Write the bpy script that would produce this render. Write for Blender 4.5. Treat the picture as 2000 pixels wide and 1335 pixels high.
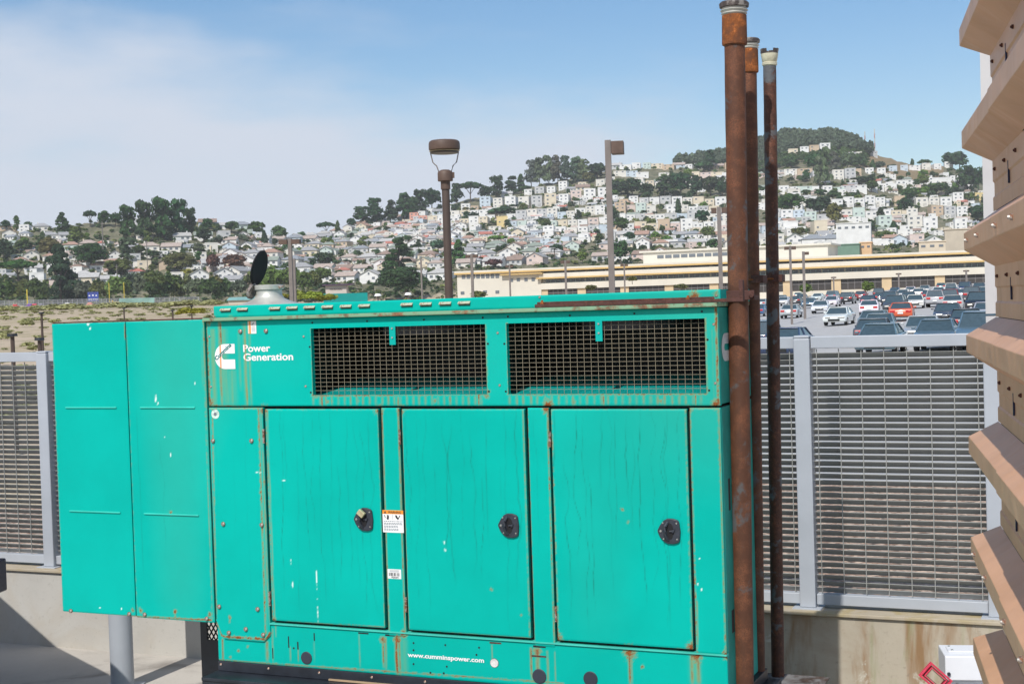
import bpy, bmesh, math, random
import numpy as np
from mathutils import Vector, Matrix
R=math.radians
random.seed(7); rng=np.random.RandomState(7)
sc=bpy.context.scene
for o in list(bpy.data.objects): bpy.data.objects.remove(o)
C=sc.collection
# ------------------------------------------------------------------ camera
F=2777.8; CX,CY=1000.0,667.5
PITCH,ROLL=R(1.41),R(1.76)
CAM=np.array([0,0,2.42])
_f=np.array([0,math.cos(PITCH),-math.sin(PITCH)]); _u=np.array([0,math.sin(PITCH),math.cos(PITCH)]); _x=np.array([1.,0,0])
CXV=math.cos(ROLL)*_x-math.sin(ROLL)*_u; CUV=math.cos(ROLL)*_u+math.sin(ROLL)*_x
cam=bpy.data.cameras.new('camera'); camo=bpy.data.objects.new('camera',cam); C.objects.link(camo)
cam.sensor_width=36; cam.lens=50; cam.clip_start=0.05; cam.clip_end=30000
m=Matrix(((CXV[0],CUV[0],-_f[0],CAM[0]),(CXV[1],CUV[1],-_f[1],CAM[1]),(CXV[2],CUV[2],-_f[2],CAM[2]),(0,0,0,1)))
camo.matrix_world=m; sc.camera=camo
# ------------------------------------------------------------------ light
SUN_AZ,SUN_EL=R(22),R(48)           # direction the light travels, right of +Y ; height of the sun
EXPOSURE=0.34
world=bpy.data.worlds.new('World'); sc.world=world; world.use_nodes=True
nt=world.node_tree; nt.nodes.clear()
def N(t,typ,**k):
    n=t.nodes.new(typ)
    for a,b in k.items(): setattr(n,a,b)
    return n
sky=N(nt,'ShaderNodeTexSky',sky_type='NISHITA'); sky.sun_disc=False; sky.sun_elevation=SUN_EL
sky.sun_rotation=math.pi+SUN_AZ; sky.air_density=1.0; sky.dust_density=0.6; sky.ozone_density=1.6; sky.altitude=50
bg1=N(nt,'ShaderNodeBackground'); bg1.inputs['Strength'].default_value=0.103
hs=N(nt,'ShaderNodeHueSaturation'); hs.inputs['Saturation'].default_value=1.30; hs.inputs['Value'].default_value=0.97
nt.links.new(sky.outputs[0],hs.inputs['Color']); nt.links.new(hs.outputs[0],bg1.inputs[0])
bg2=N(nt,'ShaderNodeBackground'); bg2.inputs['Color'].default_value=(0.62,0.672,0.77,1); bg2.inputs['Strength'].default_value=0.88
tc=N(nt,'ShaderNodeTexCoord'); sep=N(nt,'ShaderNodeSeparateXYZ'); nt.links.new(tc.outputs['Generated'],sep.inputs[0])
def M(t,op,a,b=None,c=None,clamp=False):
    n=N(t,'ShaderNodeMath',operation=op); n.use_clamp=clamp
    for i,v in enumerate((a,b,c)):
        if v is None: continue
        if hasattr(v,'links') or hasattr(v,'is_linked'): t.links.new(v,n.inputs[i])
        else: n.inputs[i].default_value=v
    return n.outputs[0]
def MR(t,v,a,b,c=0.,d=1.,smooth=True):
    n=N(t,'ShaderNodeMapRange'); n.interpolation_type='SMOOTHSTEP' if smooth else 'LINEAR'
    t.links.new(v,n.inputs[0])
    for i,x in enumerate((a,b,c,d)): n.inputs[i+1].default_value=x
    return n.outputs[0]
mp=N(nt,'ShaderNodeMapping'); mp.inputs['Scale'].default_value=(1.6,1.6,5.5); nt.links.new(tc.outputs['Generated'],mp.inputs[0])
no=N(nt,'ShaderNodeTexNoise'); no.inputs['Scale'].default_value=2.3; no.inputs['Detail'].default_value=6; no.inputs['Roughness'].default_value=0.5
nt.links.new(mp.outputs[0],no.inputs['Vector'])
no2=N(nt,'ShaderNodeTexNoise'); no2.inputs['Scale'].default_value=7; no2.inputs['Detail'].default_value=5
nt.links.new(mp.outputs[0],no2.inputs['Vector'])
az=M(nt,'ARCTAN2',sep.outputs[0],sep.outputs[1])      # 0 = straight ahead, + right
# cloud bank: upper edge falls to the right ahead of the camera, cloud added out of view elsewhere
edge=M(nt,'MULTIPLY_ADD',az,-0.13,0.138)
edge=M(nt,'MAXIMUM',edge,0.05)
wob=M(nt,'MULTIPLY_ADD',no.outputs[0],0.24,-0.12)
wob2=M(nt,'MULTIPLY_ADD',no2.outputs[0],0.10,-0.05)
h=M(nt,'SUBTRACT',M(nt,'ADD',M(nt,'ADD',edge,wob),wob2),sep.outputs[2])
mask=MR(nt,h,-0.06,0.085,0,0.96)
side=MR(nt,az,0.06,0.24,1,0.0)
mask=M(nt,'MULTIPLY',mask,side)
haze=MR(nt,sep.outputs[2],0.0,0.20,0.22,0.0)            # whitish air low over the hills, all round
broken=M(nt,'MULTIPLY',MR(nt,no.outputs[0],0.42,0.62,0,0.75),MR(nt,M(nt,'ABSOLUTE',az),0.6,1.2,0,1))  # unseen broken cloud at the sides and behind, added to whiten the ambient light
mask=M(nt,'MAXIMUM',M(nt,'MAXIMUM',mask,haze),broken)
mx=N(nt,'ShaderNodeMixShader'); out=N(nt,'ShaderNodeOutputWorld')
nt.links.new(mask,mx.inputs[0]); nt.links.new(bg1.outputs[0],mx.inputs[1]); nt.links.new(bg2.outputs[0],mx.inputs[2]); nt.links.new(mx.outputs[0],out.inputs[0])
sl=bpy.data.lights.new('sun','SUN'); sl.energy=3.35; sl.angle=R(0.53); sl.color=(1,0.965,0.915)
so=bpy.data.objects.new('sun',sl); C.objects.link(so)
LD=Vector((math.sin(SUN_AZ)*math.cos(SUN_EL),math.cos(SUN_AZ)*math.cos(SUN_EL),-math.sin(SUN_EL)))
so.rotation_euler=LD.to_track_quat('-Z','Y').to_euler(); so.location=(-30,-60,80)
sc.view_settings.view_transform='Standard'; sc.view_settings.look='None'; sc.view_settings.gamma=1; sc.view_settings.use_curve_mapping=False
sc.view_settings.exposure=EXPOSURE
sc.render.engine='CYCLES'; sc.cycles.use_denoising=True
sc.cycles.max_bounces=6; sc.cycles.diffuse_bounces=3; sc.cycles.glossy_bounces=3; sc.cycles.volume_bounces=0; sc.cycles.transparent_max_bounces=8
# ------------------------------------------------------------------ projection helpers
def ray(px,py): return _f+CXV*(px-CX)/F-CUV*(py-CY)/F
class Plane:                         # vertical plane through (0,Z0); s runs to the right, d runs away from the camera
    def __init__(s,adeg,Z0):
        s.a=R(adeg); s.n=np.array([math.sin(s.a),math.cos(s.a),0]); s.t=np.array([math.cos(s.a),-math.sin(s.a),0]); s.D=Z0*math.cos(s.a)
    def hit(s,px,py,d=0.):
        r=ray(px,py); q=r*((s.D+d)/(s.n@r)); return float(q@s.t),float(q[2]+CAM[2])
    def world(s,u,d,z): return Vector(s.n*(s.D+d)+s.t*u)+Vector((0,0,z))
def pt(px,py,Y):                     # point seen at a pixel at forward distance Y
    r=ray(px,py); q=r*(Y/r[1]); return Vector(q+CAM)
def axe(px,py): r=ray(px,py); return 1000+F*r[0]/r[1], r[2]/r[1]
# ------------------------------------------------------------------ object helpers
def tag(o,label=None,cat=None,group=None,kind=None):
    if label: o['label']=label
    if cat: o['category']=cat
    if group: o['group']=group
    if kind: o['kind']=kind
    return o
def empty(name,loc=(0,0,0),rz=0,label=None,cat=None,group=None):
    o=bpy.data.objects.new(name,None); C.objects.link(o); o.location=loc; o.rotation_euler=(0,0,rz); o.empty_display_size=0.2
    return tag(o,label,cat,group)
def link(name,me,parent=None,color=None,loc=None,rot=None,scale=None):
    o=bpy.data.objects.new(name,me); C.objects.link(o)
    if parent: o.parent=parent
    if color: o.color=(*color,1)
    if loc is not None: o.location=loc
    if rot is not None: o.rotation_euler=rot
    if scale is not None: o.scale=scale
    return o
class MB:
    def __init__(s,off=(0,0,0)): s.v=[];s.f=[];s.m=[];s.off=Vector(off)
    def add(s,vs,fs,mi=0):
        b=len(s.v); s.v+= [tuple(Vector(v)+s.off) for v in vs]; s.f+= [tuple(i+b for i in f) for f in fs]; s.m+=[mi]*len(fs); return s
    def box(s,x0,x1,y0,y1,z0,z1,mi=0,rot=None,piv=None):
        vs=[(x,y,z) for z in (z0,z1) for y in (y0,y1) for x in (x0,x1)]
        if rot is not None:
            p=Vector(piv if piv else ((x0+x1)/2,(y0+y1)/2,(z0+z1)/2)); vs=[tuple(rot@(Vector(v)-p)+p) for v in vs]
        return s.add(vs,[(0,2,3,1),(4,5,7,6),(0,1,5,4),(2,6,7,3),(0,4,6,2),(1,3,7,5)],mi)
    def quad(s,a,b,c,d,mi=0): return s.add([a,b,c,d],[(0,1,2,3)],mi)
    def prism(s,poly,y0,y1,axis='y',mi=0):       # poly (a,b) in the two other axes
        n=len(poly)
        def P(a,b,t):
            return {'y':(a,t,b),'x':(t,a,b),'z':(a,b,t)}[axis]
        vs=[P(a,b,y0) for a,b in poly]+[P(a,b,y1) for a,b in poly]
        fs=[tuple(range(n)),tuple(range(2*n-1,n-1,-1))]+[(i,i+n,(i+1)%n+n,(i+1)%n) for i in range(n)]
        return s.add(vs,fs,mi)
    def lathe(s,prof,c=(0,0,0),n=20,axis='z',mi=0,cap=True):
        vs=[];fs=[]
        for r,h in prof:
            for k in range(n):
                a=2*math.pi*k/n; x,y=r*math.cos(a),r*math.sin(a)
                p={'z':(x,y,h),'y':(x,h,y),'x':(h,x,y)}[axis]; vs.append((p[0]+c[0],p[1]+c[1],p[2]+c[2]))
        for j in range(len(prof)-1):
            for k in range(n): fs.append((j*n+k,j*n+(k+1)%n,(j+1)*n+(k+1)%n,(j+1)*n+k))
        if cap: fs.append(tuple(range(n-1,-1,-1))); fs.append(tuple((len(prof)-1)*n+k for k in range(n)))
        return s.add(vs,fs,mi)
    def tube(s,pts,r,n=8,mi=0):
        pts=[Vector(p) for p in pts]; rs=r if isinstance(r,(list,tuple)) else [r]*len(pts); vs=[];fs=[]
        for i,p in enumerate(pts):
            d=(pts[min(i+1,len(pts)-1)]-pts[max(i-1,0)]).normalized()
            up=Vector((0,0,1)) if abs(d.z)<0.9 else Vector((1,0,0))
            a=d.cross(up).normalized(); b=d.cross(a)
            for k in range(n):
                t=2*math.pi*k/n; vs.append(p+(a*math.cos(t)+b*math.sin(t))*rs[i])
        for j in range(len(pts)-1):
            for k in range(n): fs.append((j*n+k,j*n+(k+1)%n,(j+1)*n+(k+1)%n,(j+1)*n+k))
        fs.append(tuple(range(n-1,-1,-1))); fs.append(tuple((len(pts)-1)*n+k for k in range(n)))
        return s.add(vs,fs,mi)
    def mesh(s,name,mats,smooth=False,bevel=0,seg=2,autos=True):
        me=bpy.data.meshes.new(name); me.from_pydata([tuple(v) for v in s.v],[],s.f); 
        for mm in (mats if isinstance(mats,(list,tuple)) else [mats]): me.materials.append(mm)
        me.polygons.foreach_set('material_index',s.m)
        bm=bmesh.new(); bm.from_mesh(me); bmesh.ops.recalc_face_normals(bm,faces=bm.faces)
        if bevel: bmesh.ops.bevel(bm,geom=[e for e in bm.edges if len(e.link_faces)==2 and e.calc_face_angle(0)>0.6],offset=bevel,segments=seg,affect='EDGES',profile=0.5)
        bm.to_mesh(me); bm.free()
        if smooth:
            me.polygons.foreach_set('use_smooth',[True]*len(me.polygons))
            if autos: me.set_sharp_from_angle(angle=R(38))
        me.update(); return me
    def build(s,name,mats,parent=None,**k):
        col=k.pop('color',None); return link(name,s.mesh(name,mats,**k),parent,col)
def np_mesh(name,V,Fq,mat,attrs=None,smooth=False):
    V=np.asarray(V,np.float32); Fq=np.asarray(Fq,np.int32); k=Fq.shape[1]
    me=bpy.data.meshes.new(name); me.vertices.add(len(V)); me.vertices.foreach_set('co',V.ravel())
    me.loops.add(Fq.size); me.loops.foreach_set('vertex_index',Fq.ravel())
    me.polygons.add(len(Fq)); me.polygons.foreach_set('loop_start',np.arange(0,Fq.size,k,dtype=np.int32))
    me.update(calc_edges=True)
    for a,arr in (attrs or {}).items():
        if arr.ndim==1: at=me.attributes.new(a,'FLOAT','POINT'); at.data.foreach_set('value',arr.astype(np.float32))
        else:
            at=me.color_attributes.new(a,'FLOAT_COLOR','POINT'); at.data.foreach_set('color',arr.astype(np.float32).ravel())
    for mm in (mat if isinstance(mat,(list,tuple)) else [mat]): me.materials.append(mm)
    if smooth: me.polygons.foreach_set('use_smooth',[True]*len(me.polygons))
    me.validate(); return me
# ------------------------------------------------------------------ materials
def newmat(name):
    mt=bpy.data.materials.new(name); mt.use_nodes=True; t=mt.node_tree; return mt,t,t.nodes['Principled BSDF']
def coords(t,kind='Object',scale=(1,1,1)):
    c=N(t,'ShaderNodeTexCoord'); mpp=N(t,'ShaderNodeMapping'); mpp.inputs['Scale'].default_value=scale
    t.links.new(c.outputs[kind],mpp.inputs[0]); return mpp.outputs[0]
def noise(t,vec,scale,detail=4,rough=0.55,dist=0.0):
    n=N(t,'ShaderNodeTexNoise'); n.inputs['Scale'].default_value=scale; n.inputs['Detail'].default_value=detail
    n.inputs['Roughness'].default_value=rough; n.inputs['Distortion'].default_value=dist; t.links.new(vec,n.inputs['Vector']); return n.outputs[0]
def mix(t,fac,a,b,blend='MIX'):
    n=N(t,'ShaderNodeMix',data_type='RGBA',blend_type=blend)
    for i,v in ((0,fac),(6,a),(7,b)):
        if hasattr(v,'is_linked'): t.links.new(v,n.inputs[i])
        elif isinstance(v,(int,float)): n.inputs[i].default_value=v
        else: n.inputs[i].default_value=(*v,1)
    return n.outputs[2]
def bump(t,b,hgt,strength=0.3,dist=0.01):
    n=N(t,'ShaderNodeBump'); n.inputs['Strength'].default_value=strength; n.inputs['Distance'].default_value=dist
    t.links.new(hgt,n.inputs['Height']); t.links.new(n.outputs[0],b.inputs['Normal'])
def simple(name,col,rough=0.6,metal=0.0,var=0.12,scale=6,bmp=0.0,bscale=60,kind='Object',spec=0.5):
    mt,t,b=newmat(name); b.inputs['Roughness'].default_value=rough; b.inputs['Metallic'].default_value=metal; b.inputs['Specular IOR Level'].default_value=spec
    v=coords(t,kind); f=noise(t,v,scale,5)
    lo=tuple(max(0,c*(1-var)) for c in col); hi=tuple(min(1,c*(1+var)) for c in col)
    t.links.new(mix(t,MR(t,f,0.3,0.7),lo,hi),b.inputs['Base Color'])
    if bmp: bump(t,b,noise(t,v,bscale,4),bmp,0.004)
    return mt
def rusty(name,base,rustc,scale=9,lo=0.45,hi=0.6,rough=0.75,bmp=0.5,metal=0.0,fine=160):
    mt,t,b=newmat(name); v=coords(t)
    f=MR(t,noise(t,v,scale,8,0.62,0.3),lo,hi); f2=noise(t,v,fine,3)
    rc=mix(t,MR(t,f2,0.3,0.7),tuple(c*0.55 for c in rustc),tuple(min(1,c*1.35) for c in rustc)); rc=mix(t,MR(t,noise(t,v,scale*2.3,6,0.7),0.42,0.66),tuple(c*0.5 for c in rustc),rc)
    t.links.new(mix(t,f,rc,base),b.inputs['Base Color']); b.inputs['Roughness'].default_value=rough; b.inputs['Metallic'].default_value=metal
    bump(t,b,f2,bmp,0.003); return mt
TEAL=(0.0,0.43,0.335)
def teal_mat():
    mt,t,b=newmat('teal_enamel'); v=coords(t)
    def A(n): a=N(t,'ShaderNodeAttribute'); a.attribute_name=n; return a.outputs['Fac']
    f=noise(t,v,1.6,5,0.6); base=mix(t,MR(t,f,0.3,0.7),(0.0,0.385,0.318),(0.0,0.445,0.368))
    fine=noise(t,v,260,3); blot=noise(t,v,38,5,0.6)
    base=mix(t,A('fade'),base,(0.16,0.36,0.19))
    base=mix(t,A('grime'),base,(0.01,0.13,0.095))
    base=mix(t,A('chip'),base,(0.75,0.85,0.80))
    r=A('rust'); rm=M(t,'MULTIPLY',r,MR(t,blot,0.25,0.6,0.55,1.35),clamp=True)
    rc=mix(t,MR(t,fine,0.3,0.7),(0.13,0.035,0.012),(0.36,0.14,0.045))
    rc=mix(t,MR(t,rm,0.35,0.95),(0.36,0.22,0.03),rc)
    t.links.new(mix(t,rm,base,rc),b.inputs['Base Color'])
    t.links.new(MR(t,rm,0,1,0.42,0.85),b.inputs['Roughness']); b.inputs['Specular IOR Level'].default_value=0.10
    w=noise(t,v,3.0,2); hh=M(t,'ADD',M(t,'MULTIPLY',w,1.6),M(t,'MULTIPLY',M(t,'MULTIPLY',fine,rm),0.25)); bump(t,b,hh,0.25,0.006)
    return mt
MAT={}
MAT['teal']=teal_mat()
MAT['weathered']=rusty('weathered_green_trim',(0.20,0.36,0.22),(0.30,0.16,0.08),scale=14,lo=0.40,hi=0.55,rough=0.6,bmp=0.2)
MAT['black']=simple('black_enamel',(0.018,0.022,0.03),0.4,var=0.3,scale=8)
MAT['dark']=simple('dark_interior',(0.010,0.012,0.012),0.7)
MAT['innerteal']=simple('inner_teal_sheet',(0.0,0.33,0.30),0.5)
MAT['rust']=rusty('rusted_pipe',(0.085,0.088,0.090),(0.165,0.058,0.024),scale=4.0,lo=0.55,hi=0.61,rough=0.7,bmp=0.7,fine=230)
MAT['rust_or']=rusty('orange_rust',(0.14,0.05,0.02),(0.42,0.13,0.03),scale=16,rough=0.9,bmp=0.9,fine=120)
MAT['rust_dk']=rusty('dark_rusted_steel',(0.08,0.032,0.025),(0.12,0.045,0.03),scale=20,rough=0.8,bmp=0.4)
MAT['rustpipe3']=rusty('rusted_galvanised_pipe',(0.10,0.105,0.11),(0.12,0.042,0.020),scale=9,lo=0.54,hi=0.61,rough=0.65,bmp=0.9,fine=120)
MAT['zinc']=rusty('weathered_coupling',(0.30,0.27,0.24),(0.14,0.11,0.10),scale=25,rough=0.5,bmp=0.3,metal=0.3)
MAT['cream_metal']=simple('cream_coupling',(0.62,0.58,0.42),0.5,var=0.2,scale=30)
MAT['bolt']=rusty('rusty_bolt',(0.45,0.42,0.38),(0.36,0.17,0.10),scale=60,rough=0.4,metal=0.4,bmp=0.1)
MAT['steel']=simple('stainless',(0.55,0.54,0.50),0.3,0.8,var=0.15,scale=40)
MAT['wire']=simple('tan_mesh_wire',(0.30,0.26,0.18),0.6,var=0.25,scale=40)
MAT['latch']=simple('black_latch_paint',(0.028,0.033,0.045),0.42,var=0.2,scale=50,bmp=0.2,bscale=300)
MAT['hole']=simple('black_hole',(0.008,0.008,0.010),0.8)
MAT['disc']=simple('dark_plug',(0.028,0.035,0.05),0.5)
MAT['galv']=simple('grey_paint',(0.40,0.425,0.46),0.45,var=0.06,scale=3,bmp=0.04)
MAT['slat']=simple('slat_grey',(0.30,0.30,0.28),0.5,var=0.08,scale=5)
MAT['white']=simple('white_print',(0.80,0.80,0.79),0.5,var=0.03)
MAT['orange']=simple('orange_print',(0.80,0.28,0.03),0.5,var=0.05)
MAT['black_print']=simple('black_print',(0.02,0.02,0.025),0.5)
MAT['grey_print']=simple('grey_print',(0.16,0.20,0.23),0.5)
MAT['teal_print']=simple('teal_print',(0.0,0.16,0.15),0.5)
MAT['silver']=simple('exhaust_silver',(0.52,0.51,0.46),0.42,0.35,var=0.15,scale=9,bmp=0.05)
MAT['bronze']=simple('bronze_lamp_paint',(0.105,0.066,0.048),0.55,var=0.15,scale=5)
MAT['pole_grey']=simple('pole_taupe',(0.19,0.165,0.15),0.6,var=0.1,scale=3)
MAT['pole_brown']=simple('pole_brown',(0.075,0.052,0.042),0.6,var=0.12,scale=3)
MAT['lens']=simple('lamp_lens',(0.55,0.55,0.50),0.3)
MAT['brown']=None
def brown_mat():
    mt,t,b=newmat('bronze_sheet_metal'); v=coords(t,scale=(1,1,1)); f=noise(t,v,5,3)
    t.links.new(mix(t,MR(t,f,0.3,0.7),(0.54,0.30,0.165),(0.62,0.35,0.20)),b.inputs['Base Color'])
    b.inputs['Roughness'].default_value=0.42; b.inputs['Metallic'].default_value=0.0; b.inputs['Specular IOR Level'].default_value=0.3
    w=noise(t,v,4.5,2,0.4,1.5); bump(t,b,w,0.35,0.02); return mt
MAT['brown']=brown_mat()
MAT['navy']=simple('navy_gap',(0.01,0.012,0.05),0.5)
MAT['enclosure']=simple('white_enclosure',(0.74,0.75,0.77),0.4,var=0.03)
MAT['red_plastic']=simple('red_plastic',(0.62,0.05,0.09),0.35,var=0.15,scale=30)
MAT['red_dark']=simple('dark_red_plastic',(0.16,0.0,0.01),0.5)
def concrete(name,c,stain,stainscale=1.3,strength=0.5,streak=False,white=False,grime=(0.10,0.085,0.07)):
    mt,t,b=newmat(name); v=coords(t); f=noise(t,v,1.2,7,0.6); g=noise(t,v,40,6,0.7); big=noise(t,v,stainscale,6,0.62,0.8)
    col=mix(t,MR(t,f,0.3,0.7),tuple(x*0.90 for x in c),tuple(min(1,x*1.08) for x in c))
    col=mix(t,M(t,'MULTIPLY',MR(t,big,0.48,0.68),strength),col,stain)
    if streak:
        sv=coords(t,scale=(2.6,2.6,0.35)); st=noise(t,sv,2.2,5,0.6,0.4)
        col=mix(t,M(t,'MULTIPLY',MR(t,st,0.47,0.66),streak),col,(0.27,0.165,0.085))
        sv2=coords(t,scale=(3.5,3.5,0.6)); st2=noise(t,sv2,1.5,5,0.6,0.3)
        col=mix(t,M(t,'MULTIPLY',MR(t,st2,0.55,0.68),streak*0.55),col,(0.22,0.26,0.11))
        col=mix(t,M(t,'MULTIPLY',MR(t,noise(t,v,4.2,6,0.65,0.5),0.60,0.68),streak*0.7),col,(0.60,0.58,0.50))
    col=mix(t,M(t,'MULTIPLY',MR(t,g,0.56,0.76),0.30),col,grime)
    t.links.new(col,b.inputs['Base Color']); b.inputs['Roughness'].default_value=0.85; b.inputs['Specular IOR Level'].default_value=0.2
    bump(t,b,g,0.25,0.004); return mt
MAT['wall_conc']=concrete('wall_concrete',(0.47,0.45,0.41),(0.42,0.35,0.26),2.0,0.3)
MAT['wall_conc_r']=concrete('stained_wall_concrete',(0.42,0.37,0.29),(0.30,0.22,0.14),1.6,0.6,streak=1.0)
MAT['slab']=concrete('slab_concrete',(0.47,0.435,0.385),(0.17,0.15,0.13),0.9,0.7)
MAT['coping']=concrete('coping_concrete',(0.42,0.36,0.27),(0.34,0.26,0.10),5,0.6)
MAT['asphalt']=concrete('parking_asphalt',(0.42,0.415,0.405),(0.34,0.335,0.33),0.05,0.6)
MAT['window']=simple('far_window_glass',(0.15,0.17,0.19),0.25,spec=0.6)
MAT['cream_wall']=simple('cream_stucco',(0.66,0.62,0.53),0.8,var=0.05,scale=0.15)
MAT['yellow_trim']=simple('yellow_fascia',(0.62,0.42,0.16),0.7,var=0.05,scale=0.3)
MAT['tan_pier']=simple('tan_pier',(0.62,0.48,0.30),0.8,var=0.05,scale=0.3)
MAT['opening']=simple('dark_glazing',(0.045,0.04,0.038),0.4,var=0.3,scale=0.8)
MAT['mullion']=simple('pale_mullion',(0.35,0.48,0.47),0.6)
MAT['asphalt_roof']=simple('tar_roof',(0.22,0.21,0.21),0.9)
def objcol(name,rough=0.8,var=0.15,scale=0.3,spec=0.3,coat=0,bmp=0):
    mt,t,b=newmat(name); oi=N(t,'ShaderNodeObjectInfo'); v=coords(t); f=noise(t,v,scale,4)
    g=mix(t,MR(t,f,0.3,0.7),(1-var,1-var,1-var),(1+var*0.3,)*3)
    t.links.new(mix(t,1.0,oi.outputs['Color'],g,'MULTIPLY'),b.inputs['Base Color'])
    b.inputs['Roughness'].default_value=rough; b.inputs['Specular IOR Level'].default_value=spec
    b.inputs['Coat Weight'].default_value=coat; b.inputs['Coat Roughness'].default_value=0.06
    return mt
MAT['housewall']=objcol('house_stucco',.85,.10); MAT['houseroof']=objcol('house_roof',0.9,0.22,0.9,0.15)
MAT['carpaint']=objcol('car_paint',0.32,0.03,1,0.5,1.0); MAT['anyflat']=objcol('plain_paint',0.6,0.08,0.6)
def colattr(name,rough=0.85):
    mt,t,b=newmat(name); a=N(t,'ShaderNodeAttribute'); a.attribute_name='col'; v=coords(t); f=noise(t,v,0.4,3)
    t.links.new(mix(t,1.0,a.outputs['Color'],mix(t,f,(0.8,)*3,(1.1,)*3),'MULTIPLY'),b.inputs['Base Color']); b.inputs['Roughness'].default_value=rough; b.inputs['Specular IOR Level'].default_value=0.2; return mt
MAT['attr']=colattr('mixed_stucco')
def foliage():
    mt,t,b=newmat('foliage'); oi=N(t,'ShaderNodeObjectInfo'); v=coords(t)
    a=N(t,'ShaderNodeAttribute'); a.attribute_name='var'
    f=noise(t,v,0.35,3); w=M(t,'MULTIPLY_ADD',f,0.9,0.55); w=M(t,'MULTIPLY',w,M(t,'MULTIPLY_ADD',a.outputs['Fac'],0.8,0.6))
    cm=N(t,'ShaderNodeVectorMath',operation='SCALE'); t.links.new(oi.outputs['Color'],cm.inputs[0]); t.links.new(w,cm.inputs['Scale'])
    t.links.new(cm.outputs[0],b.inputs['Base Color']); b.inputs['Roughness'].default_value=0.75; b.inputs['Specular IOR Level'].default_value=0.15
    tr=N(t,'ShaderNodeBsdfTranslucent'); t.links.new(cm.outputs[0],tr.inputs['Color']); ms=N(t,'ShaderNodeMixShader'); ms.inputs[0].default_value=0.3
    o=t.nodes['Material Output']; t.links.new(b.outputs[0],ms.inputs[1]); t.links.new(tr.outputs[0],ms.inputs[2]); t.links.new(ms.outputs[0],o.inputs[0]); return mt
MAT['leaf']=foliage(); MAT['bark']=simple('bark',(0.11,0.085,0.065),0.9,var=0.3,scale=2)
def terrain_mat():
    mt,t,b=newmat('hill_ground'); v=coords(t); a=N(t,'ShaderNodeAttribute'); a.attribute_name='zone'
    f=noise(t,v,0.02,8,0.65); f2=noise(t,v,0.09,6,0.7); g=noise(t,v,0.9,5,0.7)
    veg=mix(t,MR(t,f2,0.35,0.65),(0.12,0.12,0.07),(0.27,0.235,0.16)); veg=mix(t,MR(t,g,0.4,0.7),veg,(0.085,0.10,0.055))
    dry=mix(t,MR(t,noise(t,v,0.22,7,0.7),0.35,0.65),(0.48,0.39,0.29),(0.40,0.33,0.22)); dry=mix(t,MR(t,noise(t,v,0.6,6,0.75),0.54,0.66),dry,(0.22,0.215,0.11))
    brown=mix(t,MR(t,f2,0.35,0.65),(0.27,0.19,0.115),(0.20,0.16,0.085))
    z=a.outputs['Fac']
    c=mix(t,MR(t,z,0.2,0.8),dry,veg); c=mix(t,MR(t,z,1.2,1.8),c,brown)
    t.links.new(c,b.inputs['Base Color']); b.inputs['Roughness'].default_value=0.95; b.inputs['Specular IOR Level'].default_value=0.1
    bump(t,b,g,0.6,0.3); return mt
MAT['terrain']=terrain_mat()
def gravel_mat():
    mt,t,b=newmat('tan_gravel'); v=coords(t); vo=N(t,'ShaderNodeTexVoronoi'); vo.inputs['Scale'].default_value=24; t.links.new(v,vo.inputs['Vector'])
    s=N(t,'ShaderNodeSeparateColor'); t.links.new(vo.outputs['Color'],s.inputs[0])
    c=mix(t,s.outputs[0],(0.22,0.13,0.085),(0.55,0.42,0.32)); c=mix(t,MR(t,noise(t,v,9,4),0.55,0.7),c,(0.10,0.07,0.05))
    t.links.new(c,b.inputs['Base Color']); b.inputs['Roughness'].default_value=0.9; bump(t,b,vo.outputs['Distance'],0.8,0.03); return mt
MAT['gravel']=gravel_mat()
# ------------------------------------------------------------------ terrain
SKY=[(-400,470),(0,452),(100,446),(200,432),(300,424),(400,436),(470,448),(550,474),(620,466),(700,444),(800,418),(900,392),(1000,372),(1100,352),(1200,330),(1330,322),(1420,306),(1480,282),(1540,266),(1620,264),(1665,276),(1700,298),(1780,322),(1850,324),(1930,352),(2100,400),(2500,450)]
BASE=[(-400,605),(0,601),(400,598),(800,590),(1200,584),(1600,578),(2000,566),(2500,555)]
sk=[axe(x,y) for x,y in SKY]; bs=[axe(x,y) for x,y in BASE]
SKX=np.array([p[0] for p in sk]); SKE=np.array([p[1] for p in sk]); BSX=np.array([p[0] for p in bs]); BSE=np.array([p[1] for p in bs])
def Es(ax): return np.interp(ax,SKX,SKE)
def Eb(ax): return np.interp(ax,BSX,BSE)
def Yb(ax): return np.interp(ax,[300,900],[700,600])
def Ysk(ax): return np.interp(ax,[0,500,700,1000,1500,2000],[1000,1020,1200,1380,1500,1450])
NL=([0,10,20,60,100,150,250,450,700],[0.35,0.35,0.6,1.6,2.5,3.4,4.4,6.4,7.8])
def lotz(X,Y): return np.clip(-1.205+0.0012*Y+0.047*X,-0.38,6.0)
def zn(ax,Y):
    X=(ax-1000)/F*Y
    ze=CAM[2]+Yb(ax)*Eb(ax)
    zl=np.interp(Y,NL[0],NL[1])*(1-np.clip((Y-450)/250,0,1))+ze*np.clip((Y-450)/250,0,1)
    k=np.clip((Y-16)/20,0,1); q=np.clip((Y-420)/170,0,1)
    zr=(0.35*(1-k)+lotz(X,Y)*k)*(1-q)+ze*q
    w=np.clip((ax-520)/330,0,1); w=w*w*(3-2*w)
    return zl*(1-w)+zr*w
GP=0.82
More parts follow.
